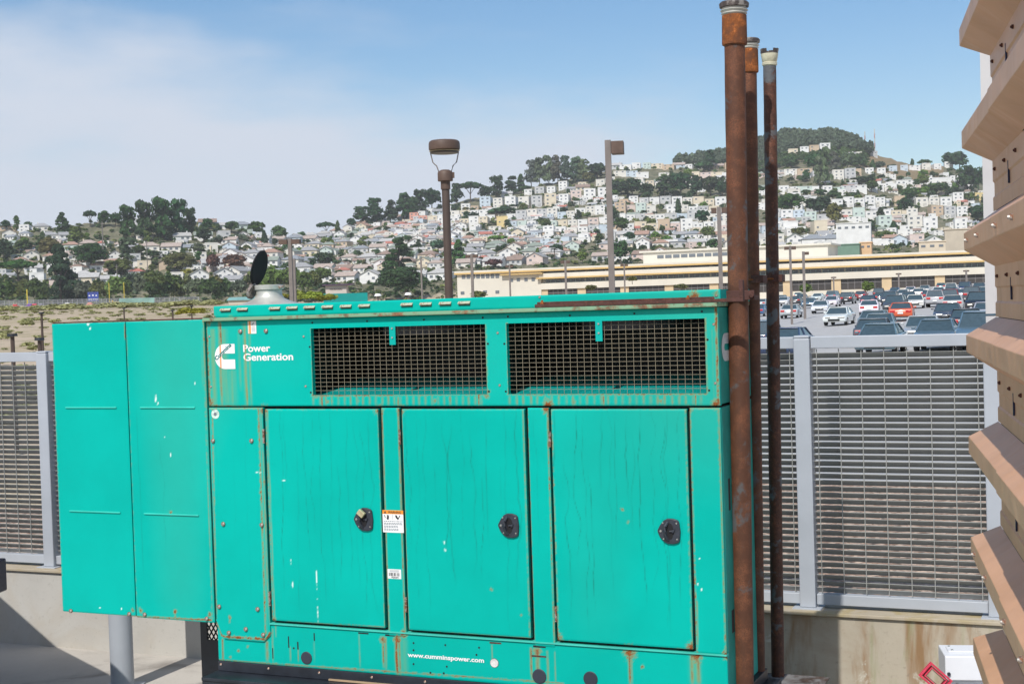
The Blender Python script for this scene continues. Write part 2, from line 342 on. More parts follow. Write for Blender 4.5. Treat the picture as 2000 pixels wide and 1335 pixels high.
def hz(ax,Y):
    ax=np.asarray(ax,float); Y=np.asarray(Y,float)
    yb,ys=Yb(ax),Ysk(ax); t=np.clip((Y-yb)/(ys-yb),0,1); e=Eb(ax)+(Es(ax)-Eb(ax))*t**GP
    z=CAM[2]+Y*e
    zb=CAM[2]+ys*Es(ax)-0.22*np.maximum(0,Y-ys)
    z=np.where(Y>ys,np.maximum(zb,-5),z)
    return np.where(Y<yb,zn(ax,Y),z)
def cast(px,py):
    ax,e=axe(px,py); eb,es=Eb(ax),Es(ax); k=(e-eb)/(es-eb)
    k=min(max(k,0),1); Y=float(Yb(ax)+(Ysk(ax)-Yb(ax))*k**(1/GP)); X=(ax-1000)/F*Y
    return Vector((X,Y,float(hz(ax,Y))))
def castnear(px,py,zfun):
    r=ray(px,py); lo,hi=8.,690.
    best=None
    for Y in np.concatenate([np.arange(12,120,1.0),np.arange(120,690,4.0)]):
        q=r*(Y/r[1])+CAM
        if q[2]<=zfun(q[0],Y): best=Y;break
    if best is None: best=600.
    q=r*(best/r[1])+CAM; return Vector((q[0],q[1],float(zfun(q[0],best))))
gz=lambda X,Y: float(hz(1000+F*X/Y,Y))
axs=np.concatenate([np.arange(-5200,-400,240),np.arange(-400,2500,7),np.arange(2500,7500,240)])
Ysg=np.concatenate([np.arange(10.6,30,1.6),np.arange(30,120,6),np.arange(120,600,14),np.arange(600,1560,7),np.arange(1560,2600,60),np.array([3200,4500,7000,12000])])
AXG,YG=np.meshgrid(axs,Ysg); ZG=hz(AXG,YG); XG=(AXG-1000)/F*YG
nbump=np.where(YG>600,1,0)*(rng.rand(*YG.shape)-0.5)*2.0*(YG<1480)
V=np.stack([XG,YG,ZG+nbump-0.05],-1).reshape(-1,3)
PFn=np.array([math.sin(R(22.9)),math.cos(R(22.9))]); PFD=9.2*math.cos(R(22.9))
ny,nx=AXG.shape; idx=np.arange(ny*nx).reshape(ny,nx)
Fq=np.stack([idx[:-1,:-1],idx[:-1,1:],idx[1:,1:],idx[1:,:-1]],-1).reshape(-1,4)
DG=XG*PFn[0]+YG*PFn[1]-PFD
V[:,2]=np.where(DG.ravel()<1.2,-1.5,V[:,2])
zone=np.where(YG<640,0.0,1.0)
zone=np.where((AXG>1640)&(AXG<1850)&(YG>1340),2.0,zone)
hl=link('hillside',np_mesh('hillside',V,Fq,MAT['terrain'],{'zone':zone.ravel().astype(float)},smooth=True)); tag(hl,kind='structure')
bigg=MB().box(-9000,9000,-3000,14000,-6.4,-6); tag(bigg.build('ground',MAT['slab']),kind='structure')
# ------------------------------------------------------------------ terrace frame (generator and fence planes)
PG=Plane(23.3,6.5); PF=Plane(22.9,9.2)
def fw(s,d,z): return PF.world(s,d,z)
# terrace slab, gravel strip, parking lot
mb=MB(); L=[fw(-14,0.12,0),fw(6,0.12,0),fw(6,-14,0),fw(-14,-14,0)]
mb.add([tuple(p) for p in L]+[tuple(p-Vector((0,0,0.3))) for p in L],[(0,3,2,1),(4,5,6,7),(0,1,5,4),(1,2,6,5),(2,3,7,6),(3,0,4,7)])
tag(mb.build('pavement',MAT['slab']),kind='structure')
mb=MB(); L=[fw(-14,0.28,0.43),fw(8,0.28,0.43),fw(8,7.0,0.43),fw(-14,7.0,0.43)]
mb.add([tuple(p) for p in L]+[tuple(p-Vector((0,0,0.5))) for p in L],[(0,1,2,3),(7,6,5,4),(0,1,5,4),(1,2,6,5),(2,3,7,6),(3,0,4,7)])
tag(mb.build('gravel_bed',MAT['gravel']),kind='structure')
axl=np.arange(1300,2900,20); yl=np.concatenate([np.arange(13.0,60,2.5),np.arange(60,362,6)])
A_,Y_=np.meshgrid(axl,yl); Z_=hz(A_,Y_)+0.03; V=np.stack([(A_-1000)/F*Y_,Y_,Z_],-1).reshape(-1,3); n1,n2=A_.shape; idx=np.arange(n1*n2).reshape(n1,n2)
Fq=np.stack([idx[:-1,:-1],idx[:-1,1:],idx[1:,1:],idx[1:,:-1]],-1).reshape(-1,4)
tag(link('parking_lot',np_mesh('parking_lot',V,Fq,MAT['asphalt'],smooth=True)),kind='structure')

# ------------------------------------------------------------------ low concrete walls under the fence
def frame_thing(P,name,s,d,z,**k): 
    e=empty(name,P.world(s,d,z),-P.a,**k); return e,(-s,-d,-z)
def wall_seg(s0,s1,mat,label):
    e,off=frame_thing(PF,'retaining_wall',(s0+s1)/2,0.08,0,label=label,cat='low wall')
    MB(off).box(s0,s1,-0.13,0.28,-0.2,0.553).build('wall_body',mat,e,bevel=0.008)
    MB(off).box(s0,s1,-0.15,0.285,0.555,0.575).build('coping',MAT['coping'],e,bevel=0.004)
wall_seg(-14,-3.2,MAT['wall_conc'],'clean pale grey concrete wall under the fence left of the green generator')
wall_seg(-3.197,6,MAT['wall_conc_r'],'brown and green stained concrete wall under the fence behind the white junction box')
# ------------------------------------------------------------------ grey metal fence
fence,off=frame_thing(PF,'metal_fence',-4.5,0.04,0.575,label='grey steel fence of horizontal louvre slats on the concrete wall behind the generator',cat='fence')
posts=[-8.49,-7.385,-6.25,-5.11,-3.97,-2.83,-1.70,-0.63]
def grp(o0,n): return o0
pm=None
for k,s in enumerate(posts):
    b=MB(); b.box(-0.047,0.047,-0.055,0.065,0.006,1.605); 
    if pm is None: pm=b.mesh('post',MAT['galv'],bevel=0.006)
    p=link('post',pm,fence,loc=(s+4.5,-0.04,0))
    cb=MB(); cb.box(-0.045,0.045,-0.053,0.063,1.607,1.622)
    if k==0: capm=cb.mesh('post_cap',MAT['galv'],bevel=0.004); pl=MB().box(-0.085,0.085,-0.09,0.09,-0.001,0.006).mesh('base_plate',MAT['galv'])
    link('post_cap',capm,p); link('base_plate',pl,p)
slm=None; rdm=None
for a,b_ in zip(posts[:-1],posts[1:]):
    x0,x1=a+0.05,b_-0.05; w=x1-x0; cx=(x0+x1)/2+4.5
    t=MB().box(-w/2,w/2,-0.03,0.03,1.545,1.615).mesh('top_rail',MAT['galv'],bevel=0.004); link('top_rail',t,fence,loc=(cx,-0.04,0))
    t=MB().box(-w/2,w/2,-0.03,0.03,0.022,0.085).mesh('bottom_rail',MAT['galv'],bevel=0.004); link('bottom_rail',t,fence,loc=(cx,-0.04,0))
    b=MB(); b.box(-0.5,0.5,-0.002,0.002,-0.0192,0.0192,rot=Matrix.Rotation(R(40),3,'X'))
    if slm is None: slm=b.mesh('slat',MAT['slat'])
    z=0.1055
    while z<1.535:
        link('slat',slm,fence,loc=(cx,-0.03,z+random.uniform(-.0006,.0006)),scale=(w,1,1)); z+=0.0377
    if rdm is None: rdm=MB().box(-0.0026,0.0026,-0.0026,0.0026,0.088,1.54).mesh('rod',MAT['slat'])
    n=int(w/0.122); 
    for i in range(n+1):
        x=cx-w/2+0.03+i*(w-0.06)/n; link('rod',rdm,fence,loc=(x,-0.047,0))
# ------------------------------------------------------------------ paint wear (rust, drips, chips) as data on the sheet-metal grids
class VN:
    def __init__(s,seed): s.t=np.random.RandomState(seed).rand(257,257)
    def __call__(s,x,y):
        x=np.asarray(x)+1000.; y=np.asarray(y)+1000.; xi=np.floor(x).astype(int); yi=np.floor(y).astype(int); fx=x-xi; fy=y-yi; fx=fx*fx*(3-2*fx); fy=fy*fy*(3-2*fy)
        a=s.t[xi%256,yi%256]; b=s.t[(xi+1)%256,yi%256]; c=s.t[xi%256,(yi+1)%256]; d=s.t[(xi+1)%256,(yi+1)%256]
        return (a*(1-fx)+b*fx)*(1-fy)+(c*(1-fx)+d*fx)*fy
v1,v2,v3=VN(1),VN(2),VN(3)
H=PG.hit
PXM=1/424.
STR=[] # s,ztop,zbot,width,strength,channel
def st(px,y0,y1,wpx,k,ch='rust'):
    s0,z0=H(px,y0); s1,z1=H(px+(y1-y0)*0.03,y1); STR.append(((s0+s1)/2,z0,z1,wpx*PXM*(.8 if ch=='rust' else 1),k*(.95 if ch=='rust' else 1),ch))
for a in [(415,640,792,9,.75,'fade'),(428,625,792,5,.55),(431,628,700,2,.9),(437,640,792,12,.5,'fade'),(452,720,792,14,.55,'fade'),(477,628,792,6,.7,'fade'),(478,640,792,2.5,.55),(487,650,792,4,.5,'fade'),(467,640,760,5,.4,'fade'),(441,735,792,10,.6,'fade'),
          (488,700,770,2,.25),(520,1000,1215,3,.35),(512,797,1100,2,.5),(524,797,1240,2,.6),(433,1245,1290,3,.75),(520,1250,1290,5,.75),(531,1225,1290,2,.6),(565,1260,1290,2,.5),(612,1250,1290,2,.35),(581,1262,1290,2,.5),
          (747,1240,1300,3,.8),(752,1242,1310,3,.5),(773,1246,1315,5,.95),(779,1246,1315,3,.6),(787,1246,1316,10,.45,'fade'),(1036,1262,1325,3,.8),(1049,1262,1330,6,.7),(1068,1268,1335,3,.6),(1083,1270,1335,2,.5),(1228,1270,1335,4,.8),(1232,1275,1335,2,.6),
          (1350,1275,1335,5,.5),(1364,1280,1335,5,.55),(1356,1280,1335,12,.4,'fade'),(700,1235,1300,2,.4),(960,1256,1300,2,.35),(628,772,792,2.5,1),(776,772,792,2.5,.8),(935,768,790,2.5,.9),(1010,772,790,2,.8),(1179,770,790,3,1.1),(1358,768,790,2,.8),
          (443,613,622,8,.5,'fade'),(404,640,1205,2.5,.55),(246,630,660,2,.9),(250,660,700,2,.5,'fade'),(396,640,760,4,.3,'fade'),(1397,600,790,2,.9),(1390,640,790,3,.35,'fade'),(1407,800,1270,2,.25),(1361,1170,1260,2,.5),(1341,810,860,2,.2),
          (508,800,1240,4,.3,'fade'),(741,797,850,3,.9),(746,800,1230,2.5,.5),(779,800,1000,2,.5),(1027,800,860,2,.4),(1071,798,860,2,.6),(1073,800,1250,2,.22)]: st(*a)
for k in range(28):
    st(612+k*12.15,771,790,3.5,0.32+0.2*random.random()); st(995+k*13.8,770,789,3.5,0.32+0.2*random.random())
SPOT=[(450,1204,4,.9),(450,1212,3,.6),(465,1270,3,.8),(483,1262,3,.6),(449,1283,3,.8),(262,1190,4,.8),(278,1190,5,.9),(345,1193,5,.9),(345,1202,3,.7),(412,1198,5,.9),(746,1250,6,.9),(536,1208,5,.9),(788,1238,7,1.),(775,1248,8,.9),(1048,1272,9,.8),(1230,1274,12,1.),(1360,1283,10,.9),(1092,1245,8,.8),(1350,1262,8,.9),(1418,1278,7,1.),(412,785,8,.9),(516,800,9,1.),(741,800,9,1.),(782,800,9,1.),(1066,797,8,.9),(1070,792,10,1.),(1345,800,6,.9),(617,766,8,.9),(1398,790,8,.9),(1395,575,6,.5),(1352,577,9,1.),(1216,994,3,.7),(1227,1019,3,.5),(950,768,7,.9),(1254,1301,3,.8),(960,1150,3,.6),(1019,1200,2,.6),(510,960,3,.7),(519,940,5,.8),(408,626,8,.8),(336,1000,4,.9),(337,1005,2,.8),(640,784,4,.5),(700,783,3,.4),(850,783,4,.5),(1120,786,5,.5),(1290,783,4,.5)]
CHIP=[(307,778,2.5,8),(311,787,2,5),(619,1127,1.6,15),(621,1160,.8,25),(621,1195,.7,22),(572,1140,1.5,5),(570,1095,1.2,10),(868,1058,1.5,3),(870,1073,1.8,4),(1363,1140,1.4,2),(1370,1150,1,2),(175,633,4,2),(179,642,1.5,4),(336,887,1.5,4),(383,748,1.5,4),(325,853,1,2),(508,922,9,1.2),(554,937,4,1.5),(240,1187,1.5,2),(198,1185,1.5,2),(1366,1090,1.5,2)]
SPT=[(*H(a,b),c*PXM,k) for a,b,c,k in SPOT]; CHP=[(*H(a,b),c*PXM,d*PXM) for a,b,c,d in CHIP]
RUN=[]
for x0,x1,n,kk in ((524,738,13,.55),(792,1020,13,.6),(1083,1335,15,.62),(1030,1068,1,.3),(255,400,3,.3),(415,500,3,.2)):
    for i in range(n):
        px=x0+(x1-x0)*((i+0.5)/n)+random.uniform(-5,5); s0,_=H(px,1000)
        RUN.append((s0,random.uniform(0.9,1.3) if random.random()<.6 else random.uniform(1.2,1.6),(1.99 if random.random()<.6 else random.uniform(1.7,1.96)),kk*random.uniform(.5,1.35),random.random()*50,random.uniform(.9,1.6)*PXM))
EDGE=[] # horizontal/vertical rusty seams (s0,z0,s1,z1,width,strength)
def ed(x0,y0,x1,y1,w,k): a=H(x0,y0); b=H(x1,y1); EDGE.append((*a,*b,w*PXM,k))
for x0 in (519,785,1077): ed(x0,800,x0+14,1210+(x0-519)*.07,1.3,.65)
for x0 in (739,1022,1339): ed(x0,800,x0+14,1222+(x0-739)*.07,1.2,.5)
for x0 in (746,1029,1347): ed(x0,800,x0+14,1232+(x0-746)*.07,1.5,.75)
for x0 in (777,1069): ed(x0,800,x0+14,1236+(x0-777)*.07,1.3,.7)
for x0,x1,y in ((520,740,799),(786,1022,799),(1078,1340,798)): ed(x0,y,x1,y,1.0,.4)
for x0,x1,y,y2 in ((532,750,1212,1223),(798,1037,1230,1245),(1089,1354,1251,1268)): ed(x0,y,x1,y2,1.0,.45)
ed(424,1288,1000,1327,1.6,.7); ed(1000,1327,1100,1334,1.6,.7)
ed(416,800,424,1205,1.6,.6); ed(506,800,520,1235,1.6,.8); ed(408,797,506,797,1.4,.6); ed(1403,800,1418,1275,1.6,.6)
ed(105,640,126,1195,1.0,.35); ed(249,640,270,1198,1.0,.4); ed(399,640,417,1205,1.2,.45)
for a in [(424,1213,433,1240,2.2,1.2),(433,1241,520,1247,2.4,1.2),(520,1247,528,1236,2.4,1.2),(610,771,950,767,3,.9),(994,768,1380,767,3,.9),(410,792,515,796,2,.8),(402,628,410,792,3.5,.9),(250,1201,415,1209,2,.8),(1347,797,1400,795,2,.6),(125,1197,270,1201,1.5,.5),(532,1213,600,1217,1,.3),(608,642,612,770,2,.6),(948,634,951,766,2,.5),(990,632,994,768,2,.6),(1377,622,1381,768,2,.6),(1090,1252,1130,1254,2,.8),(1310,1266,1355,1269,1.5,.6),(1398,600,1403,792,2,.9),(1088,1210,1090,1252,3,.8),(1353,1230,1356,1268,2,.7)]: ed(*a)
def paint(S,Z):
    rust=np.zeros_like(S); fade=np.zeros_like(S); grime=np.zeros_like(S); chip=np.zeros_like(S)
    wv=(v1(S*0+3.3,Z*6)-.5)
    for s0,zt,zb,w,k,ch in STR:
        sel=np.abs(S-s0)<w*3+0.02
        g=np.exp(-((S-s0-(v1(s0*40+S*0,Z*9)-.5)*0.006)/(w*0.75))**2)*np.clip((zt-Z)/0.01,0,1)*np.clip((Z-zb)/(0.25*(zt-zb)+.004)+.45*(ch!='x'),0,1)*np.where(Z<zb-0.01,0,1)
        g*=k*(0.55+0.9*v2(S*120,Z*7))*sel
        if ch=='rust': rust=np.maximum(rust,g)
        else: fade=np.maximum(fade,g)
    for s0,z0,w,k in SPT:
        d=np.hypot(S-s0,(Z-z0)*0.85)/w+(v2(S*230,Z*230)-.5)*1.0
        rust=np.maximum(rust,k*np.clip(1.25-d,0,1))
    for a,b,c,d,w,k in EDGE:
        L=max(math.hypot(c-a,d-b),1e-6); t=np.clip(((S-a)*(c-a)+(Z-b)*(d-b))/L**2,0,1); dd=np.hypot(S-a-t*(c-a),Z-b-t*(d-b))
        rust=np.maximum(rust,k*np.clip(1.3-dd/w+(v3(S*150,Z*150)-.5)*1.4,0,1)*(0.5+0.7*v2(S*30,Z*30)))
    for s0,zb,zt,k,ph,w in RUN:
        c=s0+(v1(np.full_like(Z,ph),Z*7)-.5)*0.034+(v3(np.full_like(Z,ph),Z*24)-.5)*0.008
        g=np.exp(-((S-c)/(w*.8))**2)*np.clip((Z-zb)/0.12,0,1)*np.clip((zt-Z)/0.15,0,1)*k*(.4+.9*v2(S*0+ph,Z*11))
        grime=np.maximum(grime,g*0.75)
    for s0,z0,a,b in CHP:
        d=np.hypot((S-s0)/a,(Z-z0)/b)+(v2(S*300,Z*120)-.5)*0.9; chip=np.maximum(chip,np.clip((1.1-d)*2,0,1))
    
    fade=np.maximum(fade,0.22*np.clip((v3(S*1.8+5,Z*0.9)-.62)*3,0,1))
    return dict(rust=np.clip(rust,0,1.3),fade=np.clip(fade,0,.85),grime=grime,chip=chip)
GEN=empty('generator',PG.world(-2.93,0.45,0),-PG.a,'large turquoise diesel generator enclosure with rust streaks, mesh vents and three doors','generator')
GO=(2.93,-0.45,0)
def sheet(name,s0,s1,z0,z1,d,th,parent=GEN,holes=(),step=0.0055,cham=0.003,zbf=None,axis='s'):
    """a pressed sheet: fine front grid at depth d, returned edges going back by th"""
    cuts_s={s0,s1}; cuts_z={z0,z1}
    for a,b,c,e in holes: cuts_s|={a,b}; cuts_z|={c,e}
    def lin(c):
        c=sorted(c); o=[]
        for a,b in zip(c[:-1],c[1:]):
            n=max(1,int(round((b-a)/step))); o+=list(np.linspace(a,b,n,endpoint=False))
        return np.array(o+[c[-1]])
    xs,zs=lin(cuts_s),lin(cuts_z); S,Z=np.meshgrid(xs,zs)
    if zbf is not None:
        zb=zbf(S); Z=z1-(z1-Z)*(z1-zb)/(z1-z0)
    nz,nx=S.shape; D=np.full_like(S,d); D[0,:]+=cham; D[-1,:]+=cham; D[:,0]+=cham; D[:,-1]+=cham
    P=paint(S,Z)
    I=np.arange(nz*nx).reshape(nz,nx); Q=np.stack([I[:-1,:-1],I[:-1,1:],I[1:,1:],I[1:,:-1]],-1)
    cS=(xs[:-1]+xs[1:])/2; cZ=(zs[:-1]+zs[1:])/2; keep=np.ones((nz-1,nx-1),bool)
    for a,b,c,e in holes:
        keep[np.ix_((cZ>c)&(cZ<e),(cS>a)&(cS<b))]=False
    Q=Q[keep]
    if axis=='s': V=np.stack([S+GO[0],D+GO[1],Z],-1).reshape(-1,3)
    V=list(map(tuple,V)); V=np.array(V); Q=[tuple(q) for q in Q]
    extra=[];eq=[]
    def rim(path):
        b=len(V)+len(extra)
        for i in path: extra.append((V[i][0],V[i][1],V[i][2]))
        for i in path: extra.append((V[i][0],GO[1]+d+th,V[i][2]))
        n=len(path)
        for i in range(n-1): eq.append((b+i,b+n+i,b+n+i+1,b+i+1))
    loop=list(I[0,:])+list(I[1:,-1])+list(I[-1,-2::-1])+list(I[-2::-1,0]); rim(loop)
    for a,b,c,e in holes:
        ia,ib=np.argmin(abs(xs-a)),np.argmin(abs(xs-b)); ja,jb=np.argmin(abs(zs-c)),np.argmin(abs(zs-e))
        rim(list(I[ja,ia:ib+1])+list(I[ja+1:jb+1,ib])+list(I[jb,ib-1::-1][:ib-ia])+list(I[jb-1::-1,ia][:jb-ja]))
    ne=len(extra); VV=np.vstack([V,np.array(extra)]) if ne else V
    at={k:np.concatenate([v.ravel(),np.zeros(ne)]) for k,v in P.items()}
    # carry the edge wear over the returned edges
    return link(name,np_mesh(name,VV,np.array(Q+eq),MAT['teal'],at),parent)
gb=lambda: MB(GO)
ST,SB=-4.245,-1.605
m1=(-3.635,-2.704,2.021,2.345); m2=(-2.597,-1.663,2.021,2.345)
sheet('upper_panel',ST,SB,1.968,2.3925,0.0,0.028,holes=(m1,m2))
doors=[]
for a,b in ((-3.912,-3.278),(-3.150,-2.521),(-2.389,-1.755)):
    doors.append(sheet('door',a,b,0.903,1.953,-0.004,0.03))
def zcl(S):
    z=np.full_like(S,0.792); z=np.where(S<-4.20,0.792+(-4.20-S)*1.6,z); z=np.where(S>-3.965,0.792+(S+3.965)*0.9,z); return z
sheet('side_panel',-4.243,-3.925,0.80,1.960,-0.006,0.03,zbf=zcl)
for a,b in ((-3.262,-3.166),(-2.505,-2.403),(-1.742,-1.606)): sheet('pillar',a,b,0.868 if a<-2 else 0.889,1.958,0.0,0.03)
sheet('lower_rail',ST,SB,0.678,0.882,0.004,0.03)
g=gb(); g.box(ST,SB,-0.004,0.03,0.8825,0.889); g.build('rail_lip',simple('light_teal_edge',(0.05,0.50,0.40),0.5),GEN)
for a,b in ((-5.218,-4.741),(-4.735,-4.250)):
    box=sheet('duct_panel',a,b,0.872+(0.004 if a<-5 else 0),2.404,-0.012,0.03)
    for z in (H(182,795)[1],H(190,998)[1]):
        x0=a+0.075; x1=b-0.07; gg=gb(); gg.prism([(z-0.006,-0.0125),(z,-0.019),(z+0.006,-0.0125)],x0,x1,axis='x') if False else gg.box(x0,x1,-0.0185,-0.0115,z-0.0045,z+0.0045)
        gg.build('rib',simple('rib_teal',(0.03,0.50,0.40),0.35) if 'rib_teal' not in bpy.data.materials else bpy.data.materials['rib_teal'],box,bevel=0.003)
tealp=simple('teal_sheet_plain',(0.0,0.40,0.345),0.5,var=0.05,spec=.2)
# body behind the skins
g=gb(); g.box(-4.238,-1.612,0.034,0.64,0.62,1.962); g.build('engine_housing',MAT['dark'],GEN)
g=gb(); g.box(-5.214,-4.252,0.02,0.95,0.880,2.398); g.build('duct_body',tealp,GEN)
g=gb(); g.box(-5.219,-4.252,0.0,0.95,2.4055,2.412); g.build('duct_seal',MAT['rust_dk'],GEN)
g=gb(); g.box(-4.245,-4.235,0.03,0.66,0.68,2.398); g.box(-4.235,-1.616,0.65,0.66,0.68,2.398); g.build('body_back',tealp,GEN)
g=gb(); g.box(SB-0.010,SB,0.03,0.66,1.972,2.391); g.box(SB-0.010,SB,0.03,0.66,0.68,1.958); g.build('end_panel',simple('shaded_teal',(0.015,0.27,0.22),0.55,var=.2,scale=5,spec=.2),GEN,bevel=0.002)  # shade of the unlit end face put into a darker teal
g=gb(); g.box(SB-0.0045,SB+0.001,0.10,0.13,1.50,1.64); g.box(SB-0.0045,SB+0.001,0.10,0.14,0.96,1.06); g.build('end_louvre',MAT['dark'],GEN)
g=gb(); g.add([(ST+.012,0.03,2.012),(SB-.012,0.03,2.012),(SB-.012,0.62,2.075),(ST+.012,0.62,2.075)],[(0,1,2,3)]); g.build('shelf',MAT['innerteal'],GEN)
g=gb(); g.box(ST+.012,SB-.012,0.62,0.63,1.97,2.385); g.box(-3.70,-3.69,0.03,0.62,1.97,2.38); g.box(-2.655,-2.645,0.03,0.62,1.97,2.38); g.box(ST+.012,SB-.012,0.03,0.62,2.380,2.388); g.build('cavity_lining',MAT['dark'],GEN)
g=gb(); 
fgm=simple('fan_grey',(0.06,0.06,0.07),0.5)
for s in (-3.15,-2.1): gb().lathe([(0.24,0),(0.24,0.05)],(s,0.34,2.30),28).build('fan_ring',fgm,GEN,smooth=True)
# top: roof sheet, flange, ridge with louvre hoods
g=gb(); g.box(-4.25,-1.60,-0.026,0.66,2.394,2.411); g.build('roof_flange',MAT['weathered'],GEN,bevel=0.003)
zr0=2.4115
rg=None
def ridge_sheet(): return sheet('roof_ridge',-4.222,-1.602,zr0,2.469,0.035,0.02)
rg=ridge_sheet()
g=gb(); g.box(-4.220,-1.604,0.056,0.64,zr0,2.466); g.build('roof_ridge_top',tealp,GEN,bevel=0.003)
g=gb(); g.box(-1.6035,-1.600,0.036,0.64,zr0,2.468); g.build('ridge_end',tealp,GEN)
hood=None
for x in (441,474,537,571,605,640,676,712,795,832,870,907):
    y=615-(x-410)*0.0290; s,z=PG.hit(x,y-9.5,0.035)
    if hood is None:
        b=MB(); b.add([(-.031,0.001,.008),(.031,0.001,.008),(.031,-.012,-.003),(-.031,-.012,-.003),(-.031,-.010,-.006),(.031,-.010,-.006)],[(0,1,2,3),(3,2,5,4),(0,3,4),(1,5,2)]); hood=b.mesh('louvre_hood',rusty('pale_hood',(0.42,0.45,0.33),(0.40,0.22,0.12),scale=60,lo=.35,hi=.5,rough=.6,bmp=.2))
        slot=MB().box(-.029,.029,-0.002,0.001,-.0105,-.004).mesh('louvre_slot',MAT['rust_dk'])
    h_=link('louvre_hood',hood,GEN,loc=(s+GO[0],0.035+GO[1],z)); link('louvre_slot',slot,h_,loc=(0,-0.0005,0))
    SPT.append((s,z-0.014,0.02,0.4))
# mesh screens
wv=MB().box(-.0007,.0007,-.001,.001,-.5,.5).mesh('mesh_wire',MAT['wire']); wh=MB().box(-.5,.5,-.001,.001,-.0007,.0007).mesh('mesh_wire',MAT['wire'])
for (a,b,c,d),n in ((m1,28),(m2,28)):
    cx,cz=(a+b)/2,(c+d)/2
    for i in range(1,n): link('mesh_wire',wv,GEN,loc=(a+(b-a)*i/n+GO[0],0.022+GO[1],cz),scale=(1,1,d-c+.02))
    for j in range(1,16): link('mesh_wire',wh,GEN,loc=(cx+GO[0],0.025+GO[1],c+(d-c)*j/16),scale=(b-a+.02,1,1))
for x,y0,y1 in ((768,637,673),(1171,628,666)):
    s,z1=H(x,y1); g=gb(); g.box(s-.016,s+.016,-0.006,0.0,z1,2.347); tabb=g.build('strap',bpy.data.materials['teal_sheet_plain'],GEN)
    for yy in (y0+4,y0+22):
        zz=H(x,yy)[1]; q=gb(); q.lathe([(.0045,0),(.0045,-.004)],(s,-.006,zz),10,'y'); q.build('screw',MAT['steel'],tabb)
# rusty angle bar on the flange reaching out to the pipe clamp
g=gb(); s0=H(1048,597)[0]; s1=PG.hit(1452,585,-0.02)[0]
g.box(s0,s1,-0.024,0.004,2.4125,2.428); g.box(s0,H(1395,590)[0],0.004,0.008,2.4125,2.438); g.box(s1-.018,s1,-0.024,0.004,2.428,2.505)
rb=g.build('support_bar',MAT['rust_dk'],GEN,bevel=0.002)
for x in (1060,1345):
    s=H(x,590)[0]; q=gb(); q.lathe([(.011,2.428),(.011,2.437),(.006,2.437),(.006,2.446)],(s,-.008,0),8); q.build('bolt',MAT['rust_or'],rb)
# bolts and screws
boltm=MB().lathe([(.0098,0),(.0115,-.002),(.0105,-.007),(.0055,-.010)],(0,0,0),12,'y').mesh('bolt',MAT['bolt'],smooth=True)
scr=MB().lathe([(.0055,0),(.0058,-.002),(.003,-.0042)],(0,0,0),10,'y').mesh('screw',MAT['bolt'],smooth=True)
holem=MB().lathe([(.0048,0),(.0048,-.0012)],(0,0,0),12,'y').mesh('bolt_hole',MAT['hole'])
for x,y in [(418,860),(493,860),(438,1022),(513,1024),(430,1183),(505,1188),(449,1234),(482,1227),(516,1238),(142,1191),(256,1197),(286,1198),(407,1206),(470,647),(520,646)]:
    s,z=H(x,y); link('bolt',boltm,GEN,loc=(s+GO[0],GO[1]-(0.006 if y>700 else 0)-(0.006 if x<408 else 0),z))
for x,y in [(409,657),(412,755),(593,657),(597,754),(972,650),(976,752),(1395,577),(1394,633),(1397,748),(413,606),(1048,570)]:
    s,z=H(x,y); 
    if y<620: z=min(z,2.46)
    link('screw',scr,GEN,loc=(s+GO[0],GO[1]+(0.035 if y<600 else 0),z))
for x,y in [(610,630),(717,627),(828,624),(943,620),(605,677),(953,671),(607,766),(955,764),(1113,616),(1239,612),(1371,608),(985,671),(1382,663),(988,764),(1385,762),(992,618),
            (807,1255),(869,1259),(935,1264),(807,1269),(930,1278),(807,1296),(872,1301),(840,1313),(866,1314),(573,1265)]:
    s,z=H(x,y); link('bolt_hole',holem,GEN,loc=(s+GO[0],GO[1]+(0.004 if y>1200 else 0),z))
sm=None
for x,y,w,hh in [(563,1253,2.5,24),(581,1260,3,16),(613,1243,2.5,16),(532,1275,2,22),(709,1236,24,2.5),(761,1240,22,3),(967,1255,25,3),(1053,1262,26,3.5),(1052,1281,30,3)]:
    s,z=H(x,y); g=gb(); g.box(s-w*PXM/2,s+w*PXM/2,0.0028,0.005,z-hh*PXM/2,z+hh*PXM/2); g.build('slot',MAT['hole'] if hh!=3 or x==761 else MAT['rust_dk'],GEN)
for x,y,r in ((598,1284,.031),(1053,1320,.034),(1153,1325,.034)):
    s,z=H(x,y); g=gb(); g.lathe([(r,0.004),(r,0.0012),(r*.93,0.0)],(s,0,z),32,'y'); g.build('round_plug',MAT['disc'],GEN)
s,z=H(965,1294); g=gb(); g.lathe([(.020,0.004),(.020,0.002)],(s,0,z),28,'y'); hole=g.build('white_port',simple('port_white',(0.62,0.60,0.58),0.6,var=0.2,scale=60),GEN)
g=gb(); g.lathe([(.0215,0.004),(.0215,0.0025)],(s,0,z),28,'y'); g.build('port_rim',MAT['rust_dk'],hole)
s,z=H(422,808); g=gb(); g.lathe([(.0235,-.006),(.0235,-.007)],(s,0,z),28,'y'); stk=g.build('round_sticker',simple('faded_sticker',(0.50,0.62,0.55),0.6,var=0.3,scale=60),GEN)
g=gb(); g.lathe([(.009,-.0072),(.009,-.0078)],(s,0,z),20,'y'); g.build('sticker_mark',MAT['grey_print'],stk)
# hinges
for k,(x,y) in enumerate([(516,851),(528,1168),(782,853),(794,1180),(1075,857),(1087,1198)]):
    s,z=H(x,y); g=gb()
    for j in range(5): g.lathe([(.0062,z-.035+j*.0142),(.0062,z-.035+j*.0142+.013)],(s-.002,-.002,0),10)
    g.build('hinge',MAT['bolt'],doors[k//2],smooth=True)
